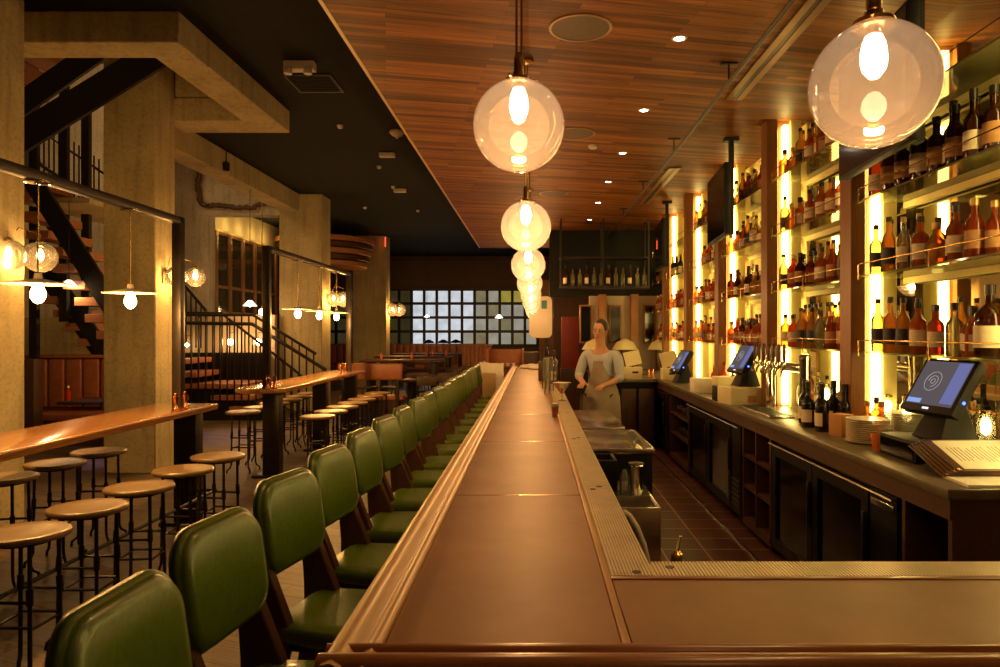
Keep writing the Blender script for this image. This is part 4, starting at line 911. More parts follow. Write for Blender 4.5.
# ================================================================== things on the bar
r = thing('shot_glass', 'small glass of red drink with a white foam top on the bar edge', 'drink', (0.165, 5.50, ZT))
MB().lathe([(0.018, 0), (0.022, 0.004), (0.030, 0.10), (0.031, 0.115)], (0, 0, 0), 18, caps=False).build('glass', 'clear_glass', r, smooth=True)
MB().lathe([(0.015, 0.006), (0.021, 0.01), (0.028, 0.085)], (0, 0, 0), 18).build('drink', 'red_drink', r, smooth=True)
MB().lathe([(0.028, 0.086), (0.030, 0.105), (0.02, 0.112)], (0, 0, 0), 18).build('foam', 'paper', r, smooth=True)
r = thing('cocktail_coupe', 'stemmed cocktail glass of red drink on the ribbed rail', 'drink', (0.35, 6.6, 0.965))
r.location = (0.27, 6.8, ZT + 0.003); r.scale = (1.25, 1.25, 1.15)
MB().lathe([(0.035, 0), (0.035, 0.003), (0.005, 0.008), (0.005, 0.055), (0.05, 0.115), (0.078, 0.155)], (0, 0, 0), 24, caps=False).build('glass', 'clear_glass', r, smooth=True)
MB().lathe([(0.006, 0.06), (0.048, 0.113), (0.066, 0.138)], (0, 0, 0), 24).build('drink', 'red_drink', r, smooth=True)
MB().lathe([(0.066, 0.139), (0.074, 0.152), (0.04, 0.155)], (0, 0, 0), 24).build('foam', 'paper', r, smooth=True)
r = thing('straw_holder', 'slim dark brown holder standing on the bar', 'holder', (0.105, 9.6, ZT))
MB().box(-0.045, 0.045, -0.04, 0.04, 0, 0.26).build('box', 'walnut', r, bevel=0.004)
MB().path([(0, 0, 0.26), (0.005, 0, 0.44)], 0.008, 6).build('pen', 'iron', r)
for i, (x, y, h_, r_) in enumerate([(0.145, 7.5, 0.38, 0.035), (0.195, 7.9, 0.34, 0.03), (0.125, 8.2, 0.36, 0.032)]):
    q = MB().lathe([(r_, 0), (r_, 0.004), (r_ * 0.85, h_ * 0.3), (r_, h_ * 0.6), (r_ * 0.9, h_)], (x, y, ZT), 16, caps=False)
    tag(q.build('tall_glass', 'clear_glass', smooth=True), ['tall clear glass vase on the bar, nearest', 'tall clear glass vase on the bar, in the middle', 'tall clear glass vase on the bar, by the dark holder'][i], 'glass', 'tall glasses standing on the bar')
for i in range(8):
    x = 0.27 - 0.09 * (i % 2); y = 8.9 + 0.4 * (i // 2); h_ = 0.13
    for k in range(3):
        tag(MB().lathe([(0.030, 0), (0.036, h_)], (x, y, ZT + k * 0.09), 12, caps=False).build('stacked_glass', 'clear_glass', smooth=True),
            'clear tumbler, %s in stack %s along the bar' % (['bottom', 'middle', 'top'][k], ORD[i]), 'glass', 'stacked tumblers at the far end of the bar')
for i, (x, y) in enumerate([(0.22, 11.0), (0.26, 9.0)]):
    bottle(8, (x, y, ZT), 0, 'standing on the bar, %s one' % ['farther', 'nearer'][i], 1.3, 'dark bottles on the bar')
for i, (x, y) in enumerate([(-0.14, 12.9), (0.02, 12.6), (-0.05, 13.2), (0.08, 13.1)]):
    o = MB().lathe([(0.1, 0), (0.13, 0.02), (0.12, 0.05), (0.06, 0.07), (0.01, 0.075)], (0, 0, 0), 9).build('folded_towel', 'paper', loc=(x, y, ZT), smooth=True); o.rotation_euler.z = i
    tag(o, 'crumpled white bar towel at the far end, %s' % ['leftmost', 'nearest', 'rearmost', 'rightmost'][i], 'towel', 'white towels on the far end of the bar')
# paper bag on a far chair seat
r = thing('paper_bag', 'tall crumpled cream paper bag standing on a far green chair', 'bag', (-0.60, 10.74, 0.757))
q = MB(); rings = []
for z, sx, sy in ((0, 0.13, 0.09), (0.02, 0.14, 0.10), (0.2, 0.16, 0.10), (0.38, 0.17, 0.09), (0.50, 0.18, 0.07)):
    rings.append([(u * 1 + rnd.uniform(-.008, .008) - 0.10 * z, v + rnd.uniform(-.008, .008), z + (rnd.uniform(-.03, .03) if z > 0.45 else 0)) for u, v in rrect(2 * sx, 2 * sy, 0.02, 2)])
q.loft(rings); q.build('bag_body', 'paper', r, smooth=True, angle=30)
MB().box(-0.18, 0.02, -0.16, -0.13, 0.0, 0.36).build('kraft_side', 'kraft', r, bevel=0.005)

# ================================================================== bartender
def skinned(name, m, verts, edges, radii, parent=None, sub=2, root=0):
    me = bpy.data.meshes.new(name); me.from_pydata(verts, edges, []); me.materials.append(M[m])
    o = bpy.data.objects.new(name, me); C.objects.link(o)
    md = o.modifiers.new('skin', 'SKIN'); md.use_smooth_shade = True
    for i, rr in enumerate(radii):
        sv = me.skin_vertices[0].data[i]; sv.radius = rr if isinstance(rr, tuple) else (rr, rr); sv.use_root = (i == root)
    s_ = o.modifiers.new('sub', 'SUBSURF'); s_.levels = sub; s_.render_levels = sub
    if parent: o.parent = parent
    return o
# local space: person faces -Y, stands at origin
J = {'pelvis': (0, 0, 0.98), 'waist': (0, -0.01, 1.12), 'chest': (0, -0.03, 1.34), 'neckb': (0, -0.05, 1.50), 'neck': (0, -0.065, 1.57),
     'shL': (0.19, -0.04, 1.46), 'elL': (0.25, -0.07, 1.19), 'wrL': (0.14, -0.26, 1.12), 'shR': (-0.19, -0.04, 1.46), 'elR': (-0.26, -0.09, 1.20), 'wrR': (-0.12, -0.29, 1.14),
     'hipL': (0.10, 0, 0.92), 'knL': (0.11, -0.02, 0.50), 'anL': (0.12, 0.02, 0.10), 'toL': (0.13, -0.12, 0.05), 'hipR': (-0.10, 0, 0.92), 'knR': (-0.11, -0.03, 0.50), 'anR': (-0.12, 0.02, 0.10), 'toR': (-0.14, -0.12, 0.05)}
names = list(J); idx = {n: i for i, n in enumerate(names)}
rad = {'pelvis': (.13, .10), 'waist': (.125, .095), 'chest': (.15, .105), 'neckb': (.075, .065), 'neck': (.055, .055), 'shL': .06, 'elL': .042, 'wrL': .028, 'shR': .06, 'elR': .042, 'wrR': .028,
       'hipL': .085, 'knL': .058, 'anL': .04, 'toL': .035, 'hipR': .085, 'knR': .058, 'anR': .04, 'toR': .035}
ed = [('pelvis', 'waist'), ('waist', 'chest'), ('chest', 'neckb'), ('neckb', 'neck'), ('chest', 'shL'), ('shL', 'elL'), ('elL', 'wrL'), ('chest', 'shR'), ('shR', 'elR'), ('elR', 'wrR'),
      ('pelvis', 'hipL'), ('hipL', 'knL'), ('knL', 'anL'), ('anL', 'toL'), ('pelvis', 'hipR'), ('hipR', 'knR'), ('knR', 'anR'), ('anR', 'toR')]
vs = [J[n] for n in names]; es = [(idx[a], idx[c_]) for a, c_ in ed]; rs = [rad[n] for n in names]
# head chain and hands are branches of the same body
def addv(p, r_, to):
    vs.append(p); rs.append(r_); es.append((to, len(vs) - 1)); return len(vs) - 1
h1 = addv((0, -0.075, 1.63), (.062, .07), idx['neck']); h2 = addv((0, -0.085, 1.70), (.072, .088), h1); h3 = addv((0, -0.075, 1.77), (.07, .085), h2); addv((0, -0.065, 1.81), (.045, .055), h3)
for s, wv in ((1, 'wrL'), (-1, 'wrR')):
    w_ = Vector(J[wv]); pm = addv(tuple(w_ + Vector((-s * 0.03, -0.055, -0.012))), (.036, .018), idx[wv])
    for k in range(4):
        a = w_ + Vector((-s * (0.03 - 0.02 * (k - 1.5)), -0.095, -0.016)); L = [0.062, 0.072, 0.068, 0.05][k]
        q1 = addv(tuple(a), .0095, pm); q2 = addv(tuple(a + Vector((0, -L * 0.55, -0.012))), .009, q1); addv(tuple(a + Vector((0, -L * 0.85, -0.035))), .008, q2)
    t1 = addv(tuple(w_ + Vector((-s * 0.065, -0.04, -0.01))), .011, idx[wv]); addv(tuple(w_ + Vector((-s * 0.085, -0.07, -0.025))), .009, t1)
P = skinned('person', 'skin', vs, es, rs, sub=2)
P.location = (0.80, 8.15, 0); P.rotation_euler = (0, 0, R(-28)); P.scale = (1.02, 1.02, 1.02)
tag(P, 'bartender in a pale blue shirt and taupe apron working behind the bar', 'person')
# clothing
def sub_skin(name, m, keys, edges, grow, extra=None, root=0):
    vv = [J[k] for k in keys]; rr = []
    for k in keys:
        q = rad[k]; q = q if isinstance(q, tuple) else (q, q); rr.append((q[0] + grow, q[1] + grow))
    ii = {k: i for i, k in enumerate(keys)}
    ee = [(ii[a], ii[c_]) for a, c_ in edges]
    return skinned(name, m, vv, ee, rr, P, 2, root)
J['forL'] = tuple((Vector(J['elL']) * 0.65 + Vector(J['wrL']) * 0.35)); J['forR'] = tuple((Vector(J['elR']) * 0.65 + Vector(J['wrR']) * 0.35)); rad['forL'] = rad['forR'] = .038
sub_skin('shirt', 'shirt', ['pelvis', 'waist', 'chest', 'neckb', 'shL', 'elL', 'forL', 'shR', 'elR', 'forR'],
         [('pelvis', 'waist'), ('waist', 'chest'), ('chest', 'neckb'), ('chest', 'shL'), ('shL', 'elL'), ('elL', 'forL'), ('chest', 'shR'), ('shR', 'elR'), ('elR', 'forR')], 0.014)
sub_skin('trousers', 'denim', ['pelvis', 'hipL', 'knL', 'anL', 'hipR', 'knR', 'anR'], [('pelvis', 'hipL'), ('hipL', 'knL'), ('knL', 'anL'), ('pelvis', 'hipR'), ('hipR', 'knR'), ('knR', 'anR')], 0.016)
q = MB(); rings = []
for z, w_, d in ((0.52, 0.25, 0.20), (0.75, 0.24, 0.20), (0.98, 0.225, 0.19), (1.10, 0.18, 0.16), (1.30, 0.11, 0.165), (1.38, 0.10, 0.165)):
    front = [(w_ * math.sin(R(a)), -d * math.cos(R(a)) * (1.0), z) for a in range(-80, 81, 16)]
    rings.append(front + [(x * 0.98, y + 0.008, zz) for x, y, zz in reversed(front)])
q.loft(rings, False); q.build('apron', 'apron', P, smooth=True, angle=60)
q = MB(); q.grid_sphere((0, -0.062, 1.745), 0.095, 20, 12, -0.35, 0.99, (0.88, 1.02, 1.06)); hair = q.build('hair', 'hair', P, smooth=True, angle=80)
hair.location = (0, 0.022, 0.01)
for s in (-1, 1):
    MB().grid_sphere((s * 0.027, -0.158, 1.715), 0.008, 10, 6, -.99, .99).build('eye', 'hair', P, smooth=True)
    MB().grid_sphere((s * 0.077, -0.075, 1.70), 0.022, 10, 6, -.99, .99, (0.4, 0.8, 1.3)).build('ear', 'skin', P, smooth=True)
    MB().box(s * 0.027 - 0.016, s * 0.027 + 0.016, -0.172, -0.162, 1.734, 1.740).build('eyebrow', 'hair', P)
MB().loft([[(-0.006, -0.165, 1.72), (0.006, -0.165, 1.72), (0.006, -0.155, 1.72), (-0.006, -0.155, 1.72)], [(-0.015, -0.185, 1.68), (0.015, -0.185, 1.68), (0.015, -0.16, 1.68), (-0.015, -0.16, 1.68)], [(-0.01, -0.165, 1.672), (0.01, -0.165, 1.672), (0.01, -0.155, 1.672), (-0.01, -0.155, 1.672)]]).build('nose', 'skin', P, bevel=0.003, seg=2)
MB().box(-0.024, 0.024, -0.166, -0.155, 1.644, 1.654).build('mouth', 'orange_leather', P, bevel=0.003)
for s in (-1, 1): MB().box(s * 0.13 - 0.05, s * 0.13 + 0.05, -0.20, 0.07, 0.0, 0.09).build('shoe', 'cap_black', P, bevel=0.02, seg=3)

# ================================================================== communal tables, stools, frames, pendants
def comm_table(y0, y1, slabs, label, chamfer=0.22):
    r = thing('communal_table', label, 'table', (0, 0, 0), 0, 'long communal high tables')
    xa, xb = -3.52, -2.94
    poly = [(xa, y0 + 0.16), (xa + 0.16, y0), (xb - chamfer, y0), (xb, y0 + chamfer), (xb, y1 - 0.03), (xb - 0.03, y1), (xa, y1)]
    MB().prism(poly, 1.02, 1.075).build('tabletop', 'table_top', r, bevel=0.012, seg=3)
    for y in slabs: MB().box(-3.24, -3.04, y - 0.07, y + 0.07, 0.03, 1.02).box(-3.36, -2.92, y - 0.1, y + 0.1, 0, 0.03).build('leg', 'iron_beam', r, bevel=0.004)
    return r
comm_table(2.3, 6.55, (2.9, 6.36), 'long glossy orange-brown communal table at the left edge')
comm_table(8.08, 12.25, (8.42, 10.3, 12.0), 'long communal table farther back beside the stair railing')
def table_frame(ya, yb, label):
    r = thing('light_frame', label, 'frame', (0, 0, 0), 0, 'steel frames rising from the communal tables')
    for y in (ya, yb): MB().box(-3.20, -3.12, y - 0.04, y + 0.04, 1.075, 2.76).build('post', 'iron_beam', r, bevel=0.004)
    MB().box(-3.20, -3.12, ya, yb, 2.70, 2.76).build('cross_bar', 'iron_beam', r, bevel=0.004)
table_frame(2.9, 6.22, 'dark steel frame over the nearer communal table')
table_frame(8.28, 11.95, 'dark steel frame over the farther communal table')
def disc_pendant():
    r = thing('disc_pendant', '', 'pendant lamp', group='flat disc pendants over the communal tables')
    MB().lathe([(0.075, 0), (0.075, -0.012), (0.03, -0.02)], (0, 0, 0), 20).build('canopy', 'chrome', r, smooth=True)
    MB().tube((0, 0, -0.02), (0, 0, -0.58), 0.006, 6).build('rod', 'brass', r, smooth=True)
    MB().lathe([(0.02, 0.055), (0.025, 0.02), (0.06, 0.012), (0.195, -0.012), (0.197, -0.017), (0.06, 0.004), (0.02, 0.0)], (0, 0, -0.64), 32).build('disc_shade', 'disc_shade', r, smooth=True, angle=60)
    MB().lathe([(0.014, 0), (0.03, -0.025), (0.044, -0.065), (0.042, -0.095), (0.025, -0.125), (0.003, -0.135)], (0, 0, -0.645), 18).build('bulb', 'bulb_small', r, smooth=True)
    return r
for i, y in enumerate([3.45, 4.46, 5.48, 9.37, 10.3, 11.2]):
    o = inst('disc', disc_pendant, (-3.16, y, 2.70), 0, 'flat disc pendant with glowing bulb, %s over the %s communal table' % (['nearest', 'middle', 'farthest'][i % 3], 'nearer' if i < 3 else 'farther'))
    lamp('pendant_light', 'POINT', (0, 0, -0.80), P_PEND, (1.0, 0.49, 0.12), 0.04, o)
def stool():
    r = thing('bar_stool', '', 'stool', group='backless wooden stools at the communal tables')
    out = []
    for k in range(28):
        a = 2 * math.pi * k / 28; rr = 0.205 * (1 + 0.05 * math.cos(2 * a)) * (0.95 if math.cos(a) > 0.5 else 1.0); out.append((rr * math.cos(a), rr * math.sin(a)))
    MB().loft(pad(out, [(0.85, -0.018), (0.97, -0.012), (1.0, 0.002), (0.985, 0.014), (0.93, 0.018), (0.7, 0.012), (0.3, 0.006)], lambda u, v, d: (u, v, 0.735 + d))).build('seat', 'stool_seat', r, smooth=True, angle=70)
    for a in (45, 135, 225, 315):
        c_, s_ = math.cos(R(a)), math.sin(R(a))
        q = MB(); q.path([(0.14 * c_, 0.14 * s_, 0.715), (0.15 * c_, 0.15 * s_, 0.10), (0.165 * c_, 0.165 * s_, 0.06), (0.20 * c_, 0.20 * s_, 0.035), (0.205 * c_, 0.205 * s_, 0.0)], 0.0105, 7)
        q.tube((0.143 * c_, 0.143 * s_, 0.50), (0.147 * c_, 0.147 * s_, 0.42), 0.016, 8); q.build('leg', 'iron', r, smooth=True)
    for z in (0.30, 0.42):
        for a in (45, 135, 225, 315):
            if z == 0.42 and a % 180 != 45: continue
            p = [(0.147 * math.cos(R(a + t)), 0.147 * math.sin(R(a + t)), z + (0.012 if (a % 180 == 45) else 0)) for t in (0, 90)]
            MB().tube(p[0], p[1], 0.008, 6).build('stretcher', 'iron', r, smooth=True)
    q = MB(); q.lathe([(0.13, 0.70), (0.13, 0.718)], (0, 0, 0), 20); q.build('seat_plate', 'iron', r)
    return r
for i, y in enumerate([2.97, 3.48, 3.98, 4.50, 5.06, 5.62]):
    inst('stool', stool, (-2.53, y, 0), R(rnd.uniform(-12, 12)), 'round wooden stool on the aisle side of the nearer communal table, %s along' % ORD[i])
for i, y in enumerate([4.25, 4.80, 5.32, 5.85]):
    inst('stool', stool, (-3.63, y, 0), R(rnd.uniform(-12, 12)), 'round wooden stool on the wall side of the nearer communal table, %s along' % ORD[i])
for i in range(7):
    inst('stool', stool, (-2.55, 8.28 + 0.53 * i, 0), R(rnd.uniform(-12, 12)), 'round wooden stool on the aisle side of the farther communal table, %s along' % ORD[i])
for i in range(6):
    inst('stool', stool, (-3.63, 8.75 + 0.53 * i, 0), R(rnd.uniform(-12, 12)), 'round wooden stool on the wall side of the farther communal table, %s along' % ORD[i])
# foot rails under the near table
tag(MB().tube((-2.86, 2.6, 0.32), (-2.86, 6.3, 0.32), 0.014, 8).tube((-2.86, 2.9, 0.32), (-3.035, 2.9, 0.32), 0.014, 8).tube((-2.86, 6.28, 0.32), (-3.035, 6.28, 0.32), 0.014, 8).build('foot_rail', 'iron', smooth=True), 'long black pipe foot rail along the nearer communal table', 'foot rail')
# copper shakers on tables
def mill():
    return tag(MB().lathe([(0.022, 0), (0.026, 0.004), (0.026, 0.012), (0.018, 0.03), (0.016, 0.07), (0.022, 0.10), (0.024, 0.115), (0.014, 0.125), (0.016, 0.14), (0.008, 0.15)], (0, 0, 0), 16).build('pepper_mill', 'copper', smooth=True), '', 'pepper mill', 'copper mills on the communal tables')
for i, (x, y) in enumerate([(-3.02, 5.90), (-3.05, 6.12), (-3.12, 8.2), (-3.07, 8.28), (-3.10, 11.2), (-3.07, 11.4)]):
    inst('mill', mill, (x, y, 1.075), 0, 'small copper mill, %s of the pair %s' % (['left', 'right'][i % 2], ['at the end of the nearer communal table', 'by the near post of the farther table', 'at the far end of the farther table'][i // 2]))
# sconces on the columns: bracket plus two clear globes
def sconce(d):
    r = thing('globe_sconce', '', 'wall lamp', group='glass globe sconces on the concrete columns')
    MB().box(0, 0.03, -0.06, 0.06, -0.09, 0.09).build('wall_plate', 'brass', r, bevel=0.004)
    for k, (x, y) in enumerate([(0.16, -0.02), (0.30 + d * 0.1, 0.14)]):
        q = MB(); q.path([(0.03, y * 0.3, 0.04), (x * 0.5, y * 0.7, 0.05 + d * 0.75), (x, y, 0.03 + d * 0.62), (x, y, d * 0.42)], 0.005, 6); q.lathe([(0.012, 0.02), (0.03, 0.0), (0.03, -0.02)], (x, y, d * 0.5), 14)
        q.build('arm', 'brass', r, smooth=True)
        MB().grid_sphere((x, y, 0), d / 2, 28, 16, -0.999, 0.97).build('globe', 'sconce_glass', r, smooth=True, angle=180)
        MB().lathe([(0.012, 0.05), (0.026, 0.02), (0.03, -0.01), (0.022, -0.04), (0.003, -0.05)], (x, y, 0.02), 14).build('bulb', 'bulb_small', r, smooth=True)
        lamp('sconce_light', 'POINT', (x, y, -0.075), P_SCONCE * (0.5 if d < 0.3 else 1.2), (1.0, 0.49, 0.12), 0.03, r)
    return r
for i, (y, z, d) in enumerate([(6.2, 2.42, 0.28), (8.80, 2.44, 0.25), (15.7, 2.48, 0.34), (22.2, 2.45, 0.42)]):
    r = inst('sc%d' % i, lambda: sconce(d), (-4.65 if i else -4.80, y, z), 0, ['double glass globe sconce on the left edge column', 'double glass globe sconce on the column behind the nearer table', 'glass globe sconce on the pale third column', 'glass globe sconce on the farthest concrete column'][i])

# ================================================================== left background
# dogleg steel stair
st = thing('steel_staircase', 'black steel staircase with orange wooden treads behind the left columns', 'staircase', (0, 0, 0))
Y0 = 10.4
fl = [((62, 219), (96, 263), 5), ]
def P3(a, b_, Y): x, z = px(a, b_, Y); return (x, Y, z)
tr = [(40, 188), (45, 202), (50, 221), (61, 239), (75, 255), (86, 271), (96, 287), (107, 303), (117, 319), (128, 335)]
for (a, b_) in tr:
    x, z = px(a, b_, Y0); MB().box(x - 0.16, x + 0.16, Y0 - 0.5, Y0 + 0.5, z - 0.06, z + 0.06).build('tread', 'tread', st, bevel=0.004, seg=1)
tr2 = [(46, 262), (58, 282), (68, 301), (80, 314), (92, 327), (104, 342), (116, 358)]
for (a, b_) in tr2:
    x, z = px(a, b_, 11.6); MB().box(x - 0.18, x + 0.18, 11.2, 11.9, z - 0.06, z + 0.06).build('tread', 'tread', st, bevel=0.004, seg=1)
def stringer(a, c_, Y, wd=0.13, th=0.05, name='stringer'):
    p, q_ = Vector(P3(*a, Y)), Vector(P3(*c_, Y)); d = (q_ - p).normalized(); n_ = Vector((-d.z, 0, d.x)) * wd
    m_ = MB().loft([[p + n_ + Vector((0, s, 0)) for s in (0, th)] + [p - n_ + Vector((0, s, 0)) for s in (th, 0)], [q_ + n_ + Vector((0, s, 0)) for s in (0, th)] + [q_ - n_ + Vector((0, s, 0)) for s in (th, 0)]])
    m_.build(name, 'iron', st)
stringer((28, 175), (130, 338), Y0 - 0.56); stringer((28, 185), (122, 325), Y0 + 0.52)
stringer((30, 245), (118, 372), 11.1, 0.11); stringer((28, 255), (112, 372), 11.95, 0.11)
stringer((4, 147), (163, 49), 8.25, 0.17); stringer((14, 108), (102, 46), 9.25, 0.15)
for (a, b_) in [(40, 110), (55, 97), (70, 83), (85, 70), (100, 58)]:
    x, z = px(a, b_ - 8, 10.4); MB().box(x - 0.2, x + 0.2, 9.4, 10.3, z - 0.05, z + 0.05).build('tread', 'tread', st, bevel=0.004, seg=1)
for (a, y1_) in [(34, 60), (64, 60), (86, 60)]:
    p = P3(a, 60, 10.95); MB().box(p[0] - 0.06, p[0] + 0.06, 10.92, 11.0, 0 if a < 40 else 1.9, 5.6).build('post', 'iron', st)
MB().box(-7.35, -6.35, 10.0, 12.0, 3.58, 3.66).build('landing', 'concrete', st)
for k in range(12):
    x, _ = px(44 + k * 5, 0, 11.4); z0_ = px(0, 180 + k * 3.4, 11.4)[1]; MB().tube((x, 11.4, z0_), (x, 11.4, z0_ + 0.95), 0.014, 6).build('baluster', 'iron', st)
q = MB(); p1, p2 = P3(42, 144, 11.4), P3(104, 186, 11.4); q.path([P3(28, 140, 11.4), (p1[0], 11.4, p1[2] - .35), (p2[0], 11.4, p2[2] - .35)], 0.03, 8); q.path([(p1[0], 11.4, p1[2] + .2), (p2[0], 11.4, p2[2] + .2)], 0.02, 8)
q.build('handrail', 'iron', st, smooth=True)
struct('wall_stair_back', MB().box(-9.9, -7.45, 14.0, 14.15, 2.0, 7.1), 'concrete_pale', 'pale grey wall seen through the stair balusters', 'wall')
for i, (a, b_) in enumerate([(66, 57), (86, 71), (60, 89)]):
    Y = 11.7; x, z = px(a, b_, Y)
    r = thing('stair_light', 'tiny bright bulb high on the left staircase, %s' % ['topmost', 'rightmost', 'lowest'][i], 'light', (x, Y, z), 0, 'tiny bulbs on the upper stair flight')
    MB().grid_sphere((0, 0, 0), 0.03, 12, 8, -.99, .99).build('bulb', 'bulb_small', r, smooth=True); MB().tube((0, 0, 0.02), (0, 0, 7.2 - z), 0.006, 6).build('cord', 'iron', r)
    lamp('stair_lamp', 'POINT', (0, -0.1, -0.02), 40, (1.0, 0.55, 0.2), 0.05, r)
# booth under the stair
bo = thing('leather_booth', 'tufted orange leather booth seat between the left columns', 'booth', (0, 0, 0))
xa, xb = -8.2, -5.2
for k in range(8):
    x = -8.1 + k * 0.275; MB().box(x - 0.125, x + 0.125, 11.05, 11.18, 0.55, 1.32).build('back_cushion', 'orange_leather', bo, bevel=0.03, seg=3)
MB().box(-8.3, -6.0, 11.15, 11.25, 0, 1.38).box(-8.3, -6.0, 11.02, 11.25, 1.33, 1.38).build('booth_back', 'orange_leather', bo, bevel=0.008)
MB().box(-8.2, -6.0, 10.6, 11.1, 0.38, 0.5).build('seat_cushion', 'orange_leather', bo, bevel=0.03, seg=3)
MB().box(-8.2, -6.0, 10.65, 11.1, 0, 0.38).build('booth_base', 'dark_wood', bo)
tag(MB().box(-7.62, -7.36, 10.3, 10.5, 0, 1.34).build('booth_divider', 'dark_wood', bevel=0.01), 'dark wooden end panel of the left booth', 'divider')
r = thing('booth_table', 'dark small table in front of the left booth', 'table', (-5.9, 10.1, 0))
MB().box(-0.75, 0.75, -0.35, 0.35, 0.72, 0.77).build('tabletop', 'dark_wood', r, bevel=0.006); MB().box(-0.06, 0.06, -0.06, 0.06, 0.03, 0.72).build('pedestal', 'iron', r); MB().box(-0.3, 0.3, -0.25, 0.25, 0, 0.03).build('foot_plate', 'iron', r)
r = thing('sauce_bottle', 'small red sauce bottle on the left booth table', 'bottle', (-6.62, 9.95, 0.77))
MB().lathe([(0.03, 0), (0.032, 0.10), (0.014, 0.15), (0.012, 0.18)], (0, 0, 0), 14).build('bottle_glass', 'red_drink', r, smooth=True); MB().lathe([(0.015, 0.175), (0.015, 0.205)], (0, 0, 0), 10).build('cap', 'paper', r)
def cone_lamp(up):
    r = thing('cone_pendant', '', 'pendant lamp', group='small white cone pendants')
    MB().tube((0, 0, 0.09), (0, 0, up), 0.006, 6).build('cord', 'iron', r)
    MB().lathe([(0.03, 0.10), (0.05, 0.08), (0.12, 0.0), (0.115, 0.0), (0.045, 0.07)], (0, 0, 0), 20).build('shade', 'white_shade', r, smooth=True)
    MB().grid_sphere((0, 0, 0.02), 0.035, 12, 8, -.99, .99).build('bulb', 'bulb_small', r, smooth=True)
    return r
for i, (a, b_, Y) in enumerate([(69, 286, 9.8), (250, 306, 13.0), (499, 318, 26.0), (427, 317, 26.0)]):
    x, z = px(a, b_, Y); sc = [0.85, 1.05, 1.3, 0.9][i]
    o = inst('cone%d' % i, lambda: cone_lamp(((3.58 if i == 0 else ZB) - z) / sc), (x, Y, z), 0, ['small white cone pendant above the left booth', 'white cone pendant above the stair railing', 'white cone pendant before the lattice window, right one', 'white cone pendant before the lattice window, left one'][i], None, sc)
    lamp('cone_light', 'POINT', (0, 0, -0.09), 14 if i < 2 else 14, (1.0, 0.6, 0.25), 0.05, o)
# bare bulbs on the lit wall
for i, (a, b_) in enumerate([(230, 342), (258, 342), (184 + 3, 345), (262, 312)]):
    Y = 14.9; x, z = px(a, b_, Y)
    r = thing('bare_bulb_lamp', ['bare glowing bulb before the lit wall, left of the pair', 'bare glowing bulb before the lit wall, right of the pair', 'dim bulb lamp at the left end of the lit wall', 'bare bulb just below the bottle cabinet'][i], 'lamp', (x, Y, z), 0, 'bare bulbs before the lit wall')
    MB().grid_sphere((0, 0, 0), 0.07 if i != 2 else 0.04, 16, 10, -.99, .99).build('bulb', 'bulb_small', r, smooth=True); MB().tube((0, 0, 0.08), (0, 0, 3.0 if i == 3 else 0.2), 0.01, 6).build('cord', 'brass', r)
    if i != 3: MB().tube((0, 0, 0.2), (0, 0.23, 0.2), 0.01, 6).build('wall_arm', 'brass', r)
    lamp('bulb_light', 'POINT', (0, -0.10, 0), 13 if i != 2 else 5, (1.0, 0.42, 0.10), 0.06, r)
# bottle cabinet along the niche wall
cb = thing('display_cabinet', 'tall wooden bottle cabinet with glass doors, lit from above', 'cabinet', (-7.40, 0, 0))
MB().box(-0.05, 0.0, 15.75, 19.8, 2.15, 4.05).build('cabinet_back', 'dark_wood', cb)
for k in range(6):
    y = 15.9 + k * 0.74
    MB().box(0, 0.20, y - 0.07, y + 0.07, 2.15, 4.05).build('post', 'fin_wood', cb, bevel=0.004)
for z in (2.15, 2.75, 3.98): MB().box(0, 0.18, 15.83, 19.67, z, z + 0.07).build('shelf', 'fin_wood', cb)
for k in range(5):
    y = 15.97 + k * 0.74; d = MB().box(0.16, 0.165, y, y + 0.6, 2.22, 3.98).build('glass_door', 'clear_glass', cb)
for k in range(20):
    y = 16.05 + (k // 4) * 0.74 + (k % 4) * 0.14
    bottle([0, 8, 1, 4][k % 4] if k % 2 else 8, (-7.31, y, 2.82 if (k % 2) else 2.22), 0, '%s in the tall cabinet behind the glass doors' % ORD[k], 1.1, 'bottles in the tall cabinet')
for k in range(5):
    lamp('cabinet_light', 'POINT', (-7.15, 16.1 + 0.78 * k, 4.30), 7, (1.0, 0.62, 0.15), 0.05)
struct('trim_4', MB().box(-7.45, -7.25, 15.75, 20.2, 4.06, 4.1), 'cream', 'pale cove ledge above the tall bottle cabinet', 'trim')
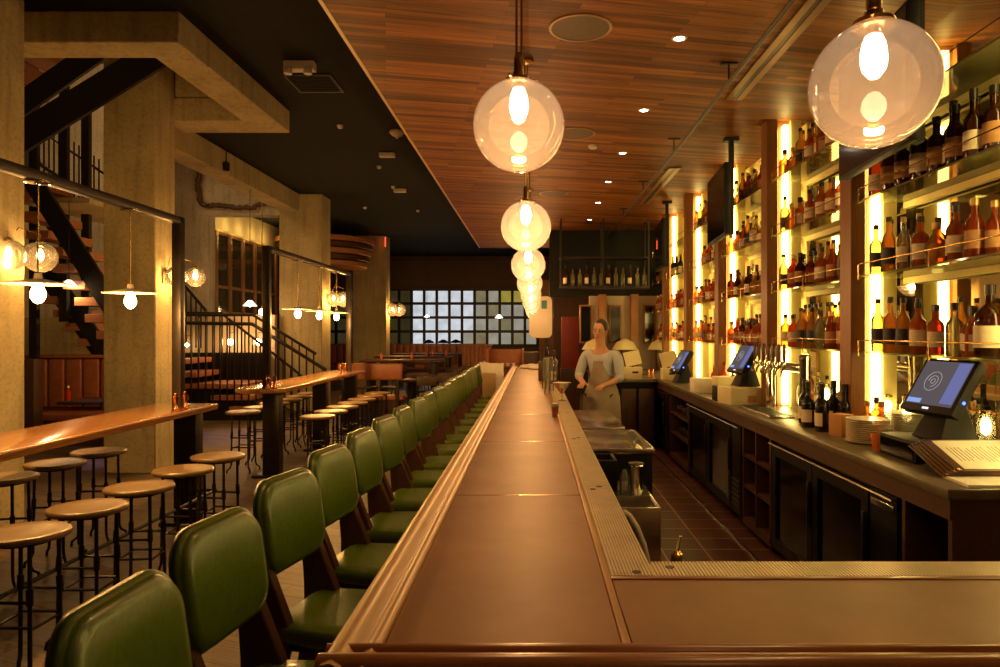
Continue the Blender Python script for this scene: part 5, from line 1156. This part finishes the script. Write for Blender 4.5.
# wide stair with black railings
ws = thing('wide_staircase', 'wide wooden stair with black steel railings behind the farther table', 'staircase', (0, 0, 0))
Yw = 14.2
for a, c_, b_ in [(184, 198, 358), (184, 208, 371), (196, 256, 382), (222, 262, 393), (240, 276, 404)]:
    xa, z = px(a, b_, Yw); xb, _ = px(c_, b_, Yw)
    MB().box(xa, xb, Yw - 0.5, Yw + 0.6, z - 0.10, z).build('tread', 'tread', ws, bevel=0.006)
xs, zs = px(184, 372, Yw)
MB().prism([(px(184, 0, Yw)[0], 0), (px(290, 0, Yw)[0], 0.0), (px(262, 0, Yw)[0], 0.38), (px(222, 0, Yw)[0], 0.58), (px(200, 0, Yw)[0], 0.78), (px(184, 0, Yw)[0], 0.95)], Yw - 0.42, Yw + 0.5, 'y').build('stringer', 'iron', ws)
def rail(ptsA, Y, sp, zdrop, r_=0.028):
    Pn = [P3(a, b_, Y) for a, b_ in ptsA]
    MB().path(Pn, r_, 8).build('handrail', 'iron', ws, smooth=True)
    x = Pn[0][0]
    while x < Pn[-1][0]:
        for i in range(len(Pn) - 1):
            if Pn[i][0] <= x <= Pn[i + 1][0]:
                t = (x - Pn[i][0]) / (Pn[i + 1][0] - Pn[i][0]); z = Pn[i][2] + t * (Pn[i + 1][2] - Pn[i][2])
        q_ = max(0.02, z - zdrop)
        MB().box(x - 0.012, x + 0.012, Y - 0.012, Y + 0.012, q_, z).build('baluster', 'iron', ws)
        x += sp
rail([(184, 315), (253, 315), (316, 354)], 13.6, 0.14, 1.75)
Pn = [P3(a, b_, 13.6) for a, b_ in ((186, 323), (252, 324), (326, 370))]; MB().path(Pn, 0.035, 8).build('handrail', 'iron', ws, smooth=True)
rail([(184, 313), (221, 313), (302, 376)], 14.7, 0.16, 1.5)
Pn = [P3(a, b_, 14.7) for a, b_ in ((184, 285), (206, 311))]; MB().path(Pn, 0.03, 8).build('handrail', 'iron', ws, smooth=True)
for k in range(5):
    p = P3(186 + k * 5, 290 + k * 5, 14.9); MB().box(p[0] - .012, p[0] + .012, 14.89, 14.91, 1.4, p[2]).build('baluster', 'iron', ws)
tag(MB().box(-8.1, -5.7, 14.86, 15.10, 0.0, 1.30).build('service_counter', 'cabinet_black', bevel=0.01), 'dark counter below the warm lit wall', 'counter')

# far dining area -----------------------------------------------------
def far_table(x0_, x1_, y, wd, zt, label):
    r = thing('dining_table', label, 'table', ((x0_ + x1_) / 2, y, 0), 0, 'long tables in the far dining area')
    L = (x1_ - x0_) / 2
    MB().box(-L, L, -wd / 2, wd / 2, zt - 0.05, zt).build('tabletop', 'fascia', r, bevel=0.006)
    for s in (-1, 1): MB().box(s * (L - 0.2) - 0.05, s * (L - 0.2) + 0.05, -wd / 2 + 0.1, wd / 2 - 0.1, 0, zt - 0.05).build('leg', 'iron', r)
far_table(-4.15, -2.2, 17.0, 0.8, 1.07, 'long dark high table nearest in the far dining area')
far_table(-4.4, -2.2, 19.6, 0.8, 1.07, 'long dark high table in the middle of the far dining area')
far_table(-4.4, -2.1, 22.0, 0.8, 1.07, 'long dark high table closest to the lattice window')
far_table(-2.75, -1.55, 14.6, 0.7, 0.76, 'low dark table behind the row of green chairs')
far_table(-2.9, -1.6, 16.0, 0.6, 0.76, 'low dark table beside the nearest far high table')
r = thing('booth_bench', 'orange-brown curved bench back between the farther table and the far tables', 'bench', (-3.2, 13.4, 0))
MB().box(-0.55, 0.68, -0.05, 0.05, 0.82, 1.14).build('bench_back', 'orange_leather', r, bevel=0.03, seg=3)
for x in (-0.45, 0.58): MB().box(x - 0.03, x + 0.03, -0.03, 0.03, 0, 0.85).build('leg', 'iron', r)
MB().box(-0.55, 0.68, 0.05, 0.5, 0.42, 0.5).build('bench_seat', 'orange_leather', r, bevel=0.02); MB().box(-0.5, 0.62, 0.1, 0.46, 0.0, 0.42).build('bench_base', 'dark_wood', r)
def dchair():
    r = thing('dining_chair', '', 'chair', group='dark chairs in the far dining area')
    MB().box(-0.2, 0.2, -0.2, 0.2, 0.43, 0.47).build('seat', 'dark_wood', r, bevel=0.01)
    MB().box(-0.2, 0.2, 0.18, 0.21, 0.68, 0.86).build('backrest', 'dark_wood', r, bevel=0.008)
    for sx in (-1, 1):
        MB().path([(sx * 0.18, -0.18, 0.43), (sx * 0.2, -0.2, 0)], 0.012, 6).build('leg', 'iron', r)
        MB().path([(sx * 0.18, 0.2, 0.85), (sx * 0.18, 0.18, 0.43), (sx * 0.2, 0.23, 0)], 0.012, 6).build('leg', 'iron', r)
    return r
k = 0
for (x, y) in [(-2.45, 15.32), (-1.9, 15.32), (-1.32, 14.55), (-1.75, 18.3), (-1.75, 16.6), (-3.9, 16.3), (-3.35, 16.3), (-1.3, 16.0), (-2.0, 17.6), (-3.6, 18.9), (-2.8, 18.9), (-3.7, 21.2), (-2.9, 21.2), (-1.6, 14.0), (-2.15, 14.0)]:
    inst('dchair', dchair, (x, y, 0), R(180 + rnd.uniform(-20, 20)), 'dark dining chair in the far dining area, %s counting from the bar chairs' % ORD[k]); k += 1
# banquette at the back wall
bq = thing('back_banquette', 'long orange-brown channelled banquette under the lattice window', 'banquette', (0, 27.3, 0))
MB().box(-8.2, -1.9, 0.1, 0.6, 0, 1.28).build('banquette_back', 'orange_leather', bq, bevel=0.02)
for k in range(24):
    x = -8.1 + k * 0.26; MB().box(x - 0.12, x + 0.12, 0.02, 0.12, 0.5, 1.24).build('channel', 'orange_leather', bq, bevel=0.03, seg=2)
MB().box(-8.2, -1.9, -0.5, 0.1, 0.3, 0.48).build('seat', 'orange_leather', bq, bevel=0.03)
MB().box(-8.2, -1.9, -0.4, 0.2, 0.0, 0.3).build('base', 'dark_wood', bq)
b2 = thing('booth_partition', 'tall brown panelled partition between the tables and the bar end', 'partition', (-1.35, 19.2, 0))
for k in range(7): MB().box(-0.62 + k * 0.115, -0.51 + k * 0.115, -0.06, 0.06, 0.1, 1.36).build('panel', 'orange_leather', b2, bevel=0.01)
MB().box(-0.64, 0.2, -0.05, 0.05, 0, 0.12).box(-0.66, 0.22, -0.08, 0.08, 1.36, 1.40).build('rail', 'fin_wood', b2)
r = thing('service_station', 'wooden waiter station with cups on its shelf at the bar end', 'cabinet', (-0.62, 15.2, 0))
MB().box(-0.38, 0.38, 0.18, 0.22, 0, 1.36).box(-0.40, -0.36, -0.22, 0.22, 0, 1.38).box(0.36, 0.40, -0.22, 0.22, 0, 1.38).build('carcass', 'orange_leather', r, bevel=0.004)
for z in (0.55, 0.98): MB().box(-0.36, 0.36, -0.2, 0.18, z, z + 0.03).build('shelf', 'fin_wood', r)
for k in range(4): tag(MB().lathe([(0.03, 0), (0.045, 0.06)], (-0.8 + 0.12 * k, 15.1, 1.011), 12).build('cup', 'porcelain', smooth=True), 'white cup on the waiter station shelf, %s from the left' % ORD[k], 'cup', 'cups on the waiter station')
tag(MB().box(-0.3, 0.1, 16.0, 16.4, 0, 1.28).build('end_cabinet', 'dark_wood', bevel=0.01), 'dark low cabinet behind the far end of the bar', 'cabinet')
# dark umbrella-like lamps
for i, (a, Y) in enumerate([(434, 20.5), (445, 20.0), (458, 20.3)]):
    x, z = px(a, 340, Y)
    r = thing('table_lamp', 'dark umbrella-shaped table lamp before the lattice window, %s' % ['leftmost', 'middle', 'rightmost'][i], 'lamp', (x, Y, 1.07), 0, 'dark umbrella lamps on the far tables')
    r.location.y = 19.6 + (i - 1) * 0.15
    MB().lathe([(0.17, 0.36), (0.13, 0.41), (0.03, 0.46), (0.02, 0.44), (0.12, 0.37)], (0, 0, 0), 18).build('shade', 'black_plastic', r, smooth=True)
    MB().tube((0, 0, 0.01), (0, 0, 0.44), 0.008, 6).build('stem', 'iron', r); MB().lathe([(0.06, 0), (0.06, 0.012)], (0, 0, 0), 14).build('base', 'iron', r)
for i, (x, y) in enumerate([(-3.0, 19.5), (-2.85, 19.6), (-2.45, 19.5), (-2.95, 16.9), (-3.7, 17.0)]):
    tag(MB().lathe([(0.03, 0), (0.035, 0.1), (0.012, 0.16), (0.012, 0.19)], (x, y, 1.07), 12).build('sauce_bottle', 'orange_card', smooth=True), 'orange sauce bottle on the far tables, %s one' % ORD[i], 'bottle', 'orange sauce bottles on the far tables')
# curved layered wood canopy
cv = thing('curved_canopy', 'curved layered reddish wood canopy left of the farthest column', 'canopy', (-6.15, 20.6, 0))
for k in range(5):
    rr = 1.42 - 0.05 * (4 - k); z = 3.62 + k * 0.17
    MB().lathe([(rr - 0.02, z), (rr, z + 0.02), (rr, z + 0.13), (rr - 0.02, z + 0.15)], (0, 0, 0), 40).build('wood_band', 'fascia' if k % 2 else 'tread', cv, smooth=True)
MB().tube((0, 0, 4.4), (0, 0, ZB), 0.1, 12).build('hanger', 'iron', cv)
# pale framed thing at the end of the globe row
r = thing('wall_panel', 'pale rounded panel with a teal picture behind the last globes', 'panel', (0.36, 16.9, 0))
MB().prism([(-0.2 + u, 2.1 + v) for u, v in rrect(0.55, 1.0, 0.12, 5)], -0.02, 0.03, 'y').build('panel_board', 'porcelain', r)
MB().box(-0.18, -0.05, -0.03, -0.02, 2.3, 2.5).build('teal_picture', mat('teal_print', (0.05, 0.30, 0.24), (0.04, 0.22, 0.18), 0.6), r)
MB().box(-0.1, 0.0, -0.01, 0.03, 0, 1.7).build('stand', 'iron', r)
# made-up spotlights, added for the blue-tinged light on the floor at the left
for i, (x, y, z, top, p) in enumerate([(-5.7, 9.75, 3.9, 7.2, 240), (-5.1, 11.6, 4.4, ZB, 300)]):
    r = thing('blue_spotlight', ['small black spotlight with blue lens hung in the stair opening', 'small black spotlight with blue lens by the concrete cross beam'][i], 'spotlight', (x, y, z))
    MB().lathe([(0.05, 0.02), (0.055, 0.14), (0.02, 0.17)], (0, 0, 0), 16, caps=False).build('housing', 'iron', r, smooth=True)
    MB().tube((0, 0, 0.16), (0, 0, top - z), 0.01, 6).build('drop_rod', 'iron', r)
    lamp('floor_glow', 'SPOT', (0, 0, 0.02), p, (0.20, 0.26, 1.0), 0.04, r, spot_size=R(28), spot_blend=0.5)
